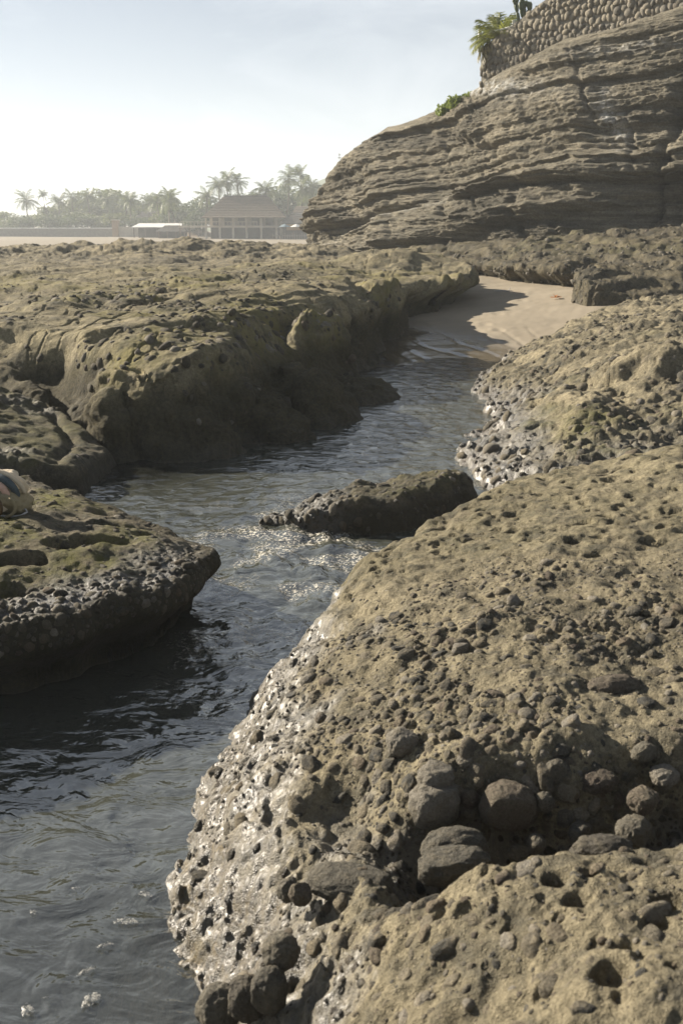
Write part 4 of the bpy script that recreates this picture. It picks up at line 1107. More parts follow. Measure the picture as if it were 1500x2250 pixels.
pl = empty('palm_plant', (5.30, 36.95, 8.12)); tag(pl, 'spiky yellow-green palm leaning over the corner of the stone wall', 'palm')
MB().tube([(0, 0, -0.4), (0.02, 0, 0.15)], [0.11, 0.09], 8).build('trunk', M['bark'], pl)
fm = [frond_mesh('frond', 1.02, dr, 26, 0.40, mt, 3 + i) for i, (dr, mt) in enumerate(((0.55, M['frond']), (0.8, M['frond']), (0.35, M['frond']), (0.85, M['dryfrond'])))]
for i, (az, el, sc, k) in enumerate(((165, 22, 1.0, 1), (190, -22, 1.05, 3), (178, -8, 0.95, 3), (140, 50, 0.95, 0), (100, 62, 1.0, 2), (60, 50, 0.9, 0), (200, 44, 0.95, 0), (20, 40, 0.9, 1), (-40, 35, 0.9, 0),
                                     (240, 30, 0.9, 0), (120, 74, 0.9, 2), (290, 40, 0.8, 1), (150, 38, 1.05, 1), (80, 78, 0.95, 2), (-10, 60, 0.9, 2), (170, 60, 1.0, 0), (30, 66, 1.0, 2), (-60, 58, 1.0, 0), (185, 8, 1.0, 1), (0, 28, 1.05, 1), (130, 30, 1.0, 0), (330, 48, 1.0, 0), (50, 30, 1.0, 1))):
    o = bpy.data.objects.new('frond', fm[k]); o.location = (0.02, 0, 0.12); o.scale = (sc,) * 3
    o.rotation_euler = (0, -math.radians(el - 18), math.radians(az)); link(o, pl)

ca = empty('cactus', (6.6, 36.1, 7.95)); tag(ca, 'dark green branching cactus rising behind the stone wall', 'cactus')
cr = random.Random(12); stems = []
def grow(p, d, ln, depth):
    q = p + d * ln
    b = MB().tube([p, p + d * ln * 0.2, p + d * ln * 0.75, q], [0.025, 0.055, 0.062, 0.02], 7, squash=0.6)
    b.build('pad', M['cactus'], ca, True)
    if depth > 0:
        for k in range(2 if depth > 1 else cr.choice((1, 2))):
            a = cr.uniform(-0.7, 0.7); nd = (d + Vector((math.sin(a) * 0.75, cr.uniform(-0.25, 0.25), 0.45 * math.cos(a)))).normalized()
            grow(q - d * 0.03, nd, ln * cr.uniform(0.8, 1.0), depth - 1)
for k in range(11):
    grow(Vector((cr.uniform(-0.9, 1.3), cr.uniform(-0.2, 0.5), 0.05 + 0.25 * k / 7)), Vector((cr.uniform(-0.35, 0.35), cr.uniform(-0.2, 0.2), 1)).normalized(), cr.uniform(0.28, 0.38), 3)

def leaf_cloud(n, rad, leaf, seed, clumps=9, squash=0.8):
    """leaf-sized faces gathered in clumps through a crown's volume"""
    g = np.random.default_rng(seed)
    c = g.normal(size=(clumps, 3)); c = c / np.linalg.norm(c, axis=1)[:, None] * (g.random((clumps, 1)) ** 0.5) * np.array([rad, rad, rad * squash]) * 0.75
    cr_ = rad * (0.25 + 0.25 * g.random(clumps)); k = g.integers(clumps, size=n)
    d = g.normal(size=(n, 3)); d /= np.linalg.norm(d, axis=1)[:, None]
    p = c[k] + d * (cr_[k] * (0.55 + 0.5 * g.random(n)))[:, None] * np.array([1, 1, 0.8])
    a = g.normal(size=(n, 3)); a /= np.linalg.norm(a, axis=1)[:, None]
    b = np.cross(a, g.normal(size=(n, 3))); b /= np.linalg.norm(b, axis=1)[:, None]
    s = leaf * (0.6 + 0.8 * g.random(n))[:, None]
    V = np.stack([p - a * s, p + b * s * 0.5, p + a * s, p - b * s * 0.5], 1).reshape(-1, 3)
    return V, np.arange(n * 4).reshape(n, 4)

for (loc, rad, lab, sd_) in (((4.25, 38.2, 6.5), 0.62, 'bright green leafy creeper at the foot of the wall corner', 3), ((3.85, 39.2, 6.25), 0.5, 'lower clump of bright green creeper on the cliff edge below the wall', 5)):
    e_ = empty('creeper', loc); tag(e_, lab, 'shrub')
    V, Fq = leaf_cloud(900, rad, 0.07, sd_, 8, 0.8)
    link(bpy.data.objects.new('foliage', mesh_np('foliage', V, Fq, M['shrub'], False)), e_)
    MB().tube([(0.2, 0.2, -0.5), (0, 0, 0)], 0.03, 5).build('stem', M['bark'], e_)

# ------------------------------------------------------------------ the bag on the ledge
M['canvas'] = plain('cream_canvas', (0.55, 0.47, 0.35), 0.9, 0.12, 60.0, 0.3)
M['olive'] = plain('olive_canvas', (0.25, 0.21, 0.125), 0.9, 0.15, 60.0, 0.3)
M['leather'] = plain('brown_leather', (0.085, 0.055, 0.03), 0.55, 0.25, 25.0, 0.3)
M['black'] = plain('black_webbing', (0.015, 0.014, 0.014), 0.7, 0.2, 40.0, 0.2)
M['cord'] = plain('grey_cord', (0.36, 0.35, 0.33), 0.8, 0.15, 50.0, 0.2)
M['teal'] = plain('blue_grey_cloth', (0.07, 0.09, 0.10), 0.9, 0.25, 40.0, 0.3)
M['pink'] = plain('pale_pink_cloth', (0.50, 0.33, 0.25), 0.9, 0.2, 40.0, 0.3)
bag = empty('beach_bag', (-2.12, 5.90, 0.515), -0.25); tag(bag, 'cream and olive canvas bag with brown straps lying on the mossy ledge', 'bag')
def blob(sub, seed, lump, size, loc, mat, name, sm=True, fn=None):
    v, f = ico(sub, seed, lump, 1.0); v = v * np.array(size)
    if fn is not None: v = fn(v)
    v = v + np.array(loc)
    return link(bpy.data.objects.new(name, mesh_np(name, v, f, mat, sm)), bag)
flatb = lambda v: np.stack([v[:, 0], v[:, 1], np.maximum(v[:, 2], -0.075)], 1)
blob(5, 3, 0.16, (0.25, 0.15, 0.095), (0.0, -0.02, 0.075), M['olive'], 'bag_body', fn=flatb)
def crease(v):
    a = np.arctan2(v[:, 1], v[:, 0]); r = 1 + 0.06 * np.sin(a * 9 + 4 * v[:, 2] / 0.1) + 0.04 * np.sin(a * 17); return v * r[:, None]
def crease(v):
    a = np.arctan2(v[:, 1], v[:, 0]); r = 1 + 0.05 * np.sin(a * 5 + 5 * v[:, 2] / 0.1) + 0.03 * np.sin(a * 11 + 2 * v[:, 2] / 0.05); return v * r[:, None]
blob(5, 7, 0.18, (0.165, 0.10, 0.105), (0.01, 0.04, 0.145), M['canvas'], 'cloth_top', fn=crease)
blob(5, 12, 0.20, (0.085, 0.035, 0.055), (-0.02, -0.055, 0.195), M['canvas'], 'folded_flap', fn=crease)
blob(4, 14, 0.10, (0.15, 0.04, 0.055), (0.02, -0.125, 0.07), M['canvas'], 'front_pocket')
def strap(pts, w, th, mat, name):
    b = MB(); P = [Vector(p) for p in pts]; vs = []
    for i, p in enumerate(P):
        t = (P[min(i + 1, len(P) - 1)] - P[max(i - 1, 0)]).normalized(); n_ = Vector((0, -1, 0.35)).normalized(); sd2 = t.cross(n_).normalized()
        for a, c in ((-1, 0), (1, 0), (1, 1), (-1, 1)): vs.append(p + sd2 * a * w / 2 + n_ * c * th)
    fs = []
    for i in range(len(P) - 1):
        for k in range(4): fs.append((i * 4 + k, i * 4 + (k + 1) % 4, i * 4 + 4 + (k + 1) % 4, i * 4 + 4 + k))
    fs += [(3, 2, 1, 0), tuple(len(P) * 4 - 4 + k for k in range(4))]
    b.add(vs, fs); return b.build(name, mat, bag, True)
arc = lambda cx, cz, rx, rz_, a0, a1, y, n=16: [(cx + rx * math.cos(math.radians(a0 + (a1 - a0) * i / n)), y - 0.02 * math.sin(math.pi * i / n), cz + rz_ * math.sin(math.radians(a0 + (a1 - a0) * i / n))) for i in range(n + 1)]
st = strap(arc(0.105, 0.085, 0.065, 0.062, 120, -85, -0.188), 0.026, 0.006, M['leather'], 'carry_strap')
strap([(-0.22, -0.15, 0.03), (-0.1, -0.17, 0.06), (0.0, -0.185, 0.065), (0.075, -0.188, 0.085), (0.12, -0.185, 0.11)], 0.02, 0.006, M['leather'], 'side_strap')
strap(arc(0.03, 0.07, 0.20, 0.085, 40, -60, -0.135), 0.018, 0.008, M['olive'], 'piping')
strap(arc(0.02, 0.13, 0.165, 0.10, 78, -20, -0.045), 0.045, 0.012, M['teal'], 'blue_stripe')
strap(arc(0.02, 0.12, 0.125, 0.075, 70, -35, -0.075), 0.04, 0.012, M['pink'], 'pink_stripe')
strap(arc(0.02, 0.135, 0.195, 0.125, 100, -5, -0.02), 0.028, 0.01, M['canvas'], 'hem')
MB().box(0.165, 0.205, -0.075, -0.045, 0.015, 0.062).build('buckle_tag', M['black'], bag)
MB().tube([(0.19, -0.06, 0.03), (0.235, -0.055, 0.035), (0.255, -0.075, 0.025), (0.23, -0.11, 0.008), (0.18, -0.13, 0.006), (0.12, -0.145, 0.01)], 0.0065, 6).build('cord_loop', M['cord'], bag, True)

# ------------------------------------------------------------------ foam on the water, leaf and twig on the sand
M['foam'] = plain('foam_bubbles', (0.34, 0.33, 0.29), 0.3, 0.2, 90.0, 0.4, 0.5)
FO = [((-0.667, 2.899), 0.024, 'small round foam patch nearest the wet rock flank'), ((-0.704, 2.761), 0.034, 'bright foam patch left of the wet rock, second from the top'),
      ((-0.747, 2.648), 0.022, 'small foam patch in the middle of the drifting line'), ((-0.779, 2.534), 0.024, 'round foam patch above the largest one'),
      ((-0.737, 2.417), 0.036, 'largest foam patch near the bottom of the stream'), ((-0.91, 2.376), 0.028, 'foam patch in the bottom left corner of the stream'),
      ((-1.02, 2.806), 0.016, 'tiny foam patch far left on the grey water'), ((-0.908, 2.928), 0.016, 'tiny foam patch highest on the grey water'), ((-0.867, 2.426), 0.009, 'lone bubble speck left of the largest foam patch')]
def foam_material():
    m, nt, bs, out = new_mat('foam_film'); n = N(nt)
    v = n.coord(); d = n.voro(v, 210.0, 'DISTANCE_TO_EDGE'); e = n.noise(v, 55.0, 4, 0.65)
    bs.inputs['Base Color'].default_value = (0.36, 0.35, 0.315, 1); bs.inputs['Roughness'].default_value = 0.4
    tr = n.new('ShaderNodeBsdfTransparent'); mx = n.new('ShaderNodeMixShader')
    cover = n.math('MULTIPLY', n.rng(d, 0.05, 0.16, 0.95, 0.25), n.rng(e, 0.42, 0.56))
    n.L(cover, mx.inputs['Fac']); n.L(tr.outputs['BSDF'], mx.inputs[1]); n.L(bs.outputs['BSDF'], mx.inputs[2])
    n.L(mx.outputs['Shader'], out.inputs['Surface'])
    return m
M['film'] = foam_material()
for k, ((fx, fy), fr, lab) in enumerate(FO):
    fr = fr * 0.66
    g = np.random.default_rng(90 + k); E = empty('foam_patch', (fx, fy, 0.010), k * 0.5 - 0.6)
    tag(E, lab, 'foam', 'foam patches drifting on the stream')
    # a thin bubbly film with a ragged outline
    na, nr_ = 40, 6; V = [(0, 0, 0.004)]; Fc = []
    for j in range(1, nr_ + 1):
        for i in range(na):
            a = 2 * math.pi * i / na; rr = fr * j / nr_ * (1 + 0.28 * math.sin(2 * a + k) + 0.16 * math.sin(5 * a + 2 * k) + 0.10 * math.sin(11 * a + 3 * k))
            V.append((rr * math.cos(a) * 1.45, rr * math.sin(a) * 0.75, 0.004 * (1 - (j / nr_) ** 2)))
    for i in range(na): Fc.append((0, 1 + i, 1 + (i + 1) % na))
    for j in range(nr_ - 1):
        for i in range(na):
            q0, q1 = 1 + j * na + i, 1 + j * na + (i + 1) % na; Fc += [(q0, q0 + na, q1 + na), (q0, q1 + na, q1)]
    link(bpy.data.objects.new('film', mesh_np('film', np.array(V), np.array(Fc), M['film'], True)), E)
    v0, f0 = ico(1, 3, 0.0, 0.7, 0); V, Fa = [], []
    for j in range(int(20 + 500 * fr)):
        a = g.random() * 6.283; rr = fr * math.sqrt(g.random()); br = fr * (0.03 + 0.05 * g.random() ** 2)
        V.append(v0 * br + np.array([rr * math.cos(a) * 1.4, rr * math.sin(a) * 0.75, 0.003])); Fa.append(f0 + j * len(v0))
    o = bpy.data.objects.new('bubbles', mesh_np('bubbles', np.concatenate(V), np.concatenate(Fa), M['foam'], True)); link(o, E); o['kind'] = 'stuff'

M['orange'] = leaf_mat('orange_leaf', (0.42, 0.15, 0.02), (0.30, 0.09, 0.015))
b = MB()
for (ang, ln, h) in ((0.2, 0.16, 0.05), (1.5, 0.12, 0.10), (2.9, 0.13, 0.04), (4.4, 0.10, 0.08)):
    d = Vector((math.cos(ang), math.sin(ang), 0)); sd2 = Vector((-d.y, d.x, 0))
    b.add([(0, 0, 0.01), d * ln * 0.5 + sd2 * 0.05 + Vector((0, 0, h)), d * ln + Vector((0, 0, h * 0.5)), d * ln * 0.5 - sd2 * 0.05 + Vector((0, 0, h * 0.7))], [(0, 1, 2), (0, 2, 3)])
o = b.build('fallen_leaf', M['orange']); o.location = (4.70, 22.35, 0.655); tag(o, 'curled orange dead leaf lying on the sand', 'leaf')
o = MB().tube([(-0.22, 0.0, 0.02), (-0.05, 0.03, 0.03), (0.12, 0.0, 0.02), (0.24, 0.02, 0.02)], [0.012, 0.02, 0.016, 0.006], 5).tube([(0.12, 0, 0.02), (0.17, 0.06, 0.10)], [0.012, 0.006], 5).build('twig', M['cord'])
o.location = (3.9, 24.55, 0.655); tag(o, 'pale forked twig lying on the upper sand', 'twig')
# ------------------------------------------------------------------ far shore
GZ = -0.30
M['thatch'] = plain('palm_thatch', (0.125, 0.098, 0.068), 0.95, 0.3, 2.2, 0.6)
M['thatch2'] = plain('grey_thatch', (0.10, 0.09, 0.075), 0.95, 0.3, 2.2, 0.6)
M['cream'] = plain('cream_plaster', (0.42, 0.37, 0.29), 0.85, 0.15, 1.5, 0.1)
M['white'] = plain('white_sheet_roof', (0.62, 0.61, 0.58), 0.6, 0.1, 1.0, 0.05)
M['timber'] = plain('timber', (0.12, 0.085, 0.055), 0.85, 0.3, 3.0, 0.3)
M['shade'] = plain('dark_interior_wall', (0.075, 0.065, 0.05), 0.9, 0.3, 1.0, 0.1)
M['blue'] = plain('blue_grey_boards', (0.16, 0.22, 0.25), 0.8, 0.2, 1.4, 0.2)
M['turq'] = plain('turquoise_board', (0.10, 0.32, 0.36), 0.7, 0.1, 2.0, 0.1)
M['ochre'] = plain('ochre_board', (0.36, 0.22, 0.07), 0.8, 0.2, 1.0, 0.1)
M['fencew'] = plain('weathered_fence', (0.20, 0.18, 0.145), 0.9, 0.3, 2.0, 0.3)
M['earth'] = plain('bare_earth', (0.30, 0.21, 0.13), 0.95, 0.25, 0.4, 0.4)

def hip_roof(b, x0, x1, y0, y1, z0, z1, inset, rows=7, sag=0.0):
    """thatch laid in overlapping courses"""
    for i in range(rows):
        t0, t1 = i / rows, (i + 1) / rows
        ym = (y0 + y1) / 2
        def ring(t, dz):
            k = t ** (1 + sag)
            return [(x0 + inset * t, y0 + (ym - y0) * t, z0 + (z1 - z0) * k + dz), (x1 - inset * t, y0 + (ym - y0) * t, z0 + (z1 - z0) * k + dz),
                    (x1 - inset * t, y1 + (ym - y1) * t, z0 + (z1 - z0) * k + dz), (x0 + inset * t, y1 + (ym - y1) * t, z0 + (z1 - z0) * k + dz)]
        a, c = ring(t0, 0.10), ring(min(t1 + 0.02, 1.0), 0.0)
        e = ring(t0, -0.05)
        b.add(e + a + c, [(0, 1, 5, 4), (1, 2, 6, 5), (2, 3, 7, 6), (3, 0, 4, 7), (4, 5, 9, 8), (5, 6, 10, 9), (6, 7, 11, 10), (7, 4, 8, 11)])
    return b

# big two-storey thatched restaurant
R = empty('thatched_restaurant', (-17.0, 200.0, GZ)); R.scale = (0.9, 0.9, 0.9); tag(R, 'two-storey open restaurant under a tall brown thatched roof', 'building')
roof = hip_roof(MB(), -10.4, 7.4, -5.5, 6.5, 4.3, 8.7, 4.1, 8, 0.15).build('roof', M['thatch'], R)
MB().tube([(-6.1, 0.5, 8.7), (3.1, 0.5, 8.75)], 0.22, 6).build('ridge', M['thatch2'], roof)
MB().box(-10.8, 6.2, -4.6, 5.5, 2.3, 2.6).build('floor_slab', M['cream'], R)
for x in (-9.6, -6.7, -3.9, -1.1, 2.0, 5.2):
    MB().box(x - 0.16, x + 0.16, -4.45, -4.1, 2.6, 4.75).build('post', M['cream'], R)
    MB().box(x - 0.19, x + 0.19, -4.47, -4.08, -0.2, 2.3).build('pillar', M['cream'], R)
MB().box(-9.4, 5.4, 1.0, 1.2, 2.6, 5.0).build('upper_wall', M['cream'], R)
MB().box(-9.4, 5.4, 2.0, 2.2, -0.2, 2.3).build('lower_wall', M['shade'], R)
for x in (-8.0, -5.4, -2.6, 0.4, 3.4): MB().box(x - 0.8, x + 0.8, 0.93, 1.02, 2.7, 4.4).build('doorway', M['shade'], R)
rail = MB().box(-15.2, 1.3, -4.75, -4.66, 3.42, 3.52).box(-15.2, 1.3, -4.75, -4.66, 2.62, 2.70).build('railing', M['cream'], R)
for i in range(22): MB().box(-15.1 + i * 0.775, -15.03 + i * 0.775, -4.73, -4.68, 2.7, 3.42).build('baluster', M['cream'], rail)
MB().box(-15.4, -10.9, -4.8, 3.0, 2.3, 2.55).build('terrace_slab', M['cream'], R)
for x in (-15.0, -13.0): MB().box(x - 0.14, x + 0.14, -4.6, -4.3, -0.2, 2.3).build('pillar', M['timber'], R)
MB().box(6.0, 8.2, -3.6, 4.0, -0.2, 4.0).build('side_wall', M['cream'], R)

def hut(name, loc, label, w, d, h, rh, roofm, wallm, inset, cat='hut'):
    E = empty(name, (*loc, GZ)); tag(E, label, cat)
    hip_roof(MB(), -w / 2 - 0.5, w / 2 + 0.5, -d / 2 - 0.5, d / 2 + 0.5, h, h + rh, inset, 5, 0.1).build('roof', roofm, E)
    MB().box(-w / 2, w / 2, -d / 2 + 0.8, d / 2, -0.2, h + 0.1).build('wall', wallm, E)
    for k in range(4):
        x = -w / 2 + w * k / 3; MB().box(x - 0.1, x + 0.1, -d / 2, -d / 2 + 0.2, -0.2, h + 0.05).build('post', M['timber'], E)
    return E
h1 = hut('thatched_bar', (-8.0, 197.0), 'small bar with a grey thatched awning beside the restaurant', 6.0, 5.0, 2.9, 1.9, M['thatch2'], M['shade'], 2.2)
MB().box(-2.3, 0.6, -2.62, -2.55, 1.6, 2.7).build('sign_board', M['ochre'], h1)
h2 = hut('brown_house', (-5.5, 206.0), 'brown gabled house roof rising behind the bar', 7.5, 5.0, 4.6, 1.5, M['thatch'], M['timber'], 0.8, 'house')
K = empty('beach_kiosk', (-4.7, 196.0, GZ)); tag(K, 'blue-grey wooden kiosk with a pale flat roof by the cliff', 'kiosk')
MB().box(-1.9, 2.6, -1.5, 2.0, -0.2, 4.2).build('wall', M['blue'], K)
MB().box(-2.2, 2.9, -1.9, 2.3, 4.2, 4.42).build('roof', M['white'], K)
MB().box(-1.6, -0.3, -1.58, -1.5, 0.3, 1.6).build('counter', M['turq'], K)
for x in (-1.3, 0.6): MB().box(x, x + 0.9, -1.57, -1.5, 2.3, 3.4).build('window', M['shade'], K)
MB().box(0.7, 1.7, -1.57, -1.5, -0.15, 1.9).build('door', M['white'], K)
Umb = []
def umbrella(loc, label, mat, r=1.2, h=2.2):
    E = empty('beach_umbrella', (*loc, GZ)); tag(E, label, 'umbrella', 'beach umbrellas on the far shore')
    b = MB(); vs = [(0, 0, h + 0.55)] + [(r * math.cos(a), r * math.sin(a), h) for a in [k * math.pi / 4 for k in range(8)]]
    b.add(vs, [(0, 1 + k, 1 + (k + 1) % 8) for k in range(8)]); b.build('canopy', mat, E)
    MB().tube([(0, 0, -0.2), (0, 0, h + 0.5)], 0.04, 5).build('pole', M['timber'], E)
umbrella((-10.6, 193.5), 'pale blue umbrella left of the bar counter', M['blue']); umbrella((-8.4, 193.2), 'pale blue umbrella in front of the bar', M['white']); umbrella((-6.4, 193.4), 'blue umbrella between bar and kiosk', M['blue'])
P_ = empty('patio_fence', (-8.6, 192.0, GZ)); tag(P_, 'low weathered fence in front of the beach bar', 'fence')
for i in range(18): MB().box(-4.2 + i * 0.45, -4.05 + i * 0.45, -0.05, 0.05, -0.2, 0.95 + 0.12 * math.sin(i * 1.7)).build('picket', M['fencew'], P_)
MB().box(-4.2, 3.8, 0.05, 0.1, 0.55, 0.68).build('rail', M['fencew'], P_)
S = empty('open_shelter', (-38.0, 215.0, GZ)); tag(S, 'open beach shelter with a white sheet roof left of the restaurant', 'shelter')
MB().add([(-5, -2.6, 2.0), (5.2, -2.6, 2.0), (4.6, 2.6, 2.75), (-4.4, 2.6, 2.75), (-5, -2.6, 2.15), (5.2, -2.6, 2.15), (4.6, 2.6, 2.9), (-4.4, 2.6, 2.9)],
         [(0, 3, 2, 1), (4, 5, 6, 7), (0, 1, 5, 4), (1, 2, 6, 5), (2, 3, 7, 6), (3, 0, 4, 7)]).build('roof', M['white'], S)
for x in (-4.6, -2.3, 0, 2.3, 4.6): MB().box(x - 0.08, x + 0.08, -2.4, -2.24, -0.2, 2.05).build('post', M['timber'], S)
MB().box(-4.6, 4.6, 2.2, 2.35, -0.2, 2.6).build('wall', M['shade'], S)
umbrella((-36.3, 211.5), 'white umbrella under the right end of the shelter roof', M['white'], 1.1, 1.0); umbrella((-34.6, 211.3), 'white umbrella just right of the shelter', M['white'], 1.0, 1.05)
T = empty('fence_wall', (-66.0, 240.0, GZ)); tag(T, 'long low pale wall with a light coping left of the shelter', 'wall')
MB().box(-15.5, 15.0, 0, 0.3, -0.2, 1.7).build('wall_panel', M['fencew'], T); MB().box(-15.6, 15.1, -0.3, 0.9, 1.7, 1.95).build('coping', M['white'], T)
L2 = empty('white_roof_shed', (-80.0, 244.0, GZ)); tag(L2, 'low shed with a white roof at the far left of the shore', 'shed')
MB().box(-3.4, 3.4, 0, 4, -0.2, 1.1).build('wall', M['fencew'], L2); MB().box(-3.7, 3.7, -0.5, 4.3, 1.1, 1.45).build('roof', M['white'], L2)
Tw = empty('gate_tower', (-50.5, 232.0, GZ)); tag(Tw, 'small pinkish tower at the right end of the low wall', 'tower')
MB().box(-0.7, 0.7, -0.7, 0.7, -0.2, 3.5).build('wall', M['earth'], Tw); MB().box(-0.9, 0.9, -0.9, 0.9, 3.5, 3.75).build('cap', M['cream'], Tw)
MB().box(0.7, 8.2, -0.1, 0.15, -0.2, 2.2).build('side_wall', M['cream'], Tw)
hut('grey_thatched_house', (-46.0, 262.0), 'dim grey thatched roof half hidden among the trees', 11.0, 7.0, 3.9, 2.6, M['thatch2'], M['shade'], 3.0, 'house')
hut('low_thatched_hut', (-33.0, 203.0), 'low thatched hut beneath the restaurant terrace', 5.0, 4.0, 1.3, 1.2, M['thatch2'], M['shade'], 1.6)
gx, gy = np.meshgrid(np.linspace(-48, -26, 30), np.linspace(222, 244, 20))
mz = GZ - 0.3 + 3.6 * np.exp(-(((gx + 37) / 6.5) ** 2 + ((gy - 236) / 6) ** 2)) + 0.3 * fbm(gx, gy, 0.3, 3, 3)
tag(grid_obj('earth_bank', gx, gy, mz, M['earth'], keep=mz > GZ), 'bare brown earth bank behind the shelter', kind='structure')

# palms and broad trees
M['farleaf'] = leaf_mat('far_palm_leaf', (0.075, 0.10, 0.03), (0.125, 0.145, 0.04))
M['tree1'] = leaf_mat('dark_tree_leaf', (0.04, 0.062, 0.022), (0.085, 0.11, 0.035))
M['tree2'] = leaf_mat('light_tree_leaf', (0.09, 0.115, 0.035), (0.15, 0.165, 0.05))
far_fr = [frond_mesh('frond', 3.0, dr, 15, 0.30, M['farleaf'], 30 + i) for i, dr in enumerate((0.5, 0.75, 0.95))]
trunk_me = [MB().tube([(0, 0, -0.3), (0.15 * k, 0, 0.35), (0.3 * k, 0.1, 0.7), (0.35 * k, 0.1, 1.0)], [0.055, 0.036, 0.03, 0.028], 6).mesh('trunk', M['bark'], True) for k in (-1, 1, 0.3)]
pr = random.Random(21)
def palm(x, y, h, label, sc=1.0):
    E = empty('palm_tree', (x, y, GZ), pr.uniform(0, 6.28)); tag(E, label, 'palm', 'palms on the far shore')
    k = pr.randrange(3); o = bpy.data.objects.new('trunk', trunk_me[k]); o.scale = (5.5, 5.5, h); link(o, E)
    tip = Vector((0.35 * (-1, 1, 0.3)[k] * 5.5, 0.55, h))
    n_ = 19
    for i in range(n_):
        f = bpy.data.objects.new('frond', far_fr[i % 3]); f.location = tip
        el = pr.uniform(-35, 62) if i > 3 else pr.uniform(55, 80); s_ = sc * pr.uniform(0.8, 1.1)
        f.scale = (s_,) * 3; f.rotation_euler = (pr.uniform(-0.3, 0.3), -math.radians(el - 15), i * 2.399 + pr.uniform(-0.2, 0.2)); link(f, E)
PALMS = [(-26.3, 226, 10.6, 'left palm of the pair above the restaurant roof', 1.0), (-23.2, 224, 11.6, 'tallest palm of the pair above the restaurant roof', 1.1), (-21.4, 227, 11.2, 'short palm pressed against the right of the roof pair', 0.95),
         (-11.6, 221, 11.8, 'tall palm right of the thatched roof against the hill', 1.15), (-7.4, 226, 12.8, 'highest palm beside the cliff, just left of its edge', 1.1), (-34.5, 222, 7.6, 'palm with pale trunk left of the restaurant roof', 1.1), (-37.6, 226, 8.1, 'palm standing close behind the one left of the restaurant', 1.0),
         (-43.5, 250, 7.6, 'low palm behind the shelter roof', 1.0), (-48.2, 255, 7.7, 'palm top above the grey thatched house', 1.1), (-54.0, 258, 8.2, 'palm in the middle of the far grove', 1.1), (-83.0, 275, 8.6, 'bushy palm leading the left end of the grove', 1.25),
         (-78.0, 280, 10.2, 'thin tall palm leaning out at the left of the grove', 0.7), (-99.0, 285, 5.6, 'small lone palm at the left edge of the picture', 0.9), (-70.5, 276, 9.3, 'palm showing above the left part of the grove', 1.1), (-17.5, 224, 8.3, 'palm partly hidden behind the roof ridge', 0.9), (-64.0, 270, 9.2, 'palm right of the big round-topped tree', 1.1),
         (-74.5, 272, 8.2, 'palm between the left palms and the tallest tree', 1.15), (-58.8, 262, 8.6, 'palm left of the middle palm of the grove', 1.1), (-51.0, 250, 7.8, 'palm just behind the pinkish tower', 1.1), (-40.8, 238, 7.6, 'palm above the right end of the shelter roof', 1.1),
         (-31.0, 230, 8.4, 'palm left of the thatched roof, nearest to it', 1.1), (-14.5, 226, 9.4, 'palm low against the right slope of the roof', 1.1), (-9.6, 217, 9.6, 'palm between the two tall ones right of the roof', 1.1), (-5.2, 219, 10.0, 'palm half hidden by the cliff edge', 1.1)]
for a in PALMS: palm(*a)
crowns = [mesh_np('crown', *leaf_cloud(2600, 1.0, 0.055, 50 + k, 16, 0.75), (M['tree1'], M['tree2'], M['tree1'], M['tree2'])[k], False) for k in range(4)]
tr_me = MB().tube([(0, 0, -0.05), (0.02, 0.01, 0.3), (-0.01, 0, 0.62)], [0.045, 0.034, 0.02], 7).tube([(0.02, 0.01, 0.3), (0.16, 0.05, 0.62)], [0.022, 0.01], 5).tube([(0.01, 0.0, 0.34), (-0.17, -0.04, 0.6)], [0.022, 0.01], 5).mesh('trunk', M['bark'], True)
def tree(x, y, h, w, k, label):
    E = empty('broad_tree', (x, y, GZ), pr.uniform(0, 6.28)); tag(E, label, 'tree', 'trees on the far shore')
    o = bpy.data.objects.new('trunk', tr_me); o.scale = (h * 0.9, h * 0.9, h); link(o, E)
    c = bpy.data.objects.new('crown', crowns[k]); c.location = (0, 0, h * 0.62); c.scale = (w * 1.3, w * 1.3, h * 0.56); link(c, E)
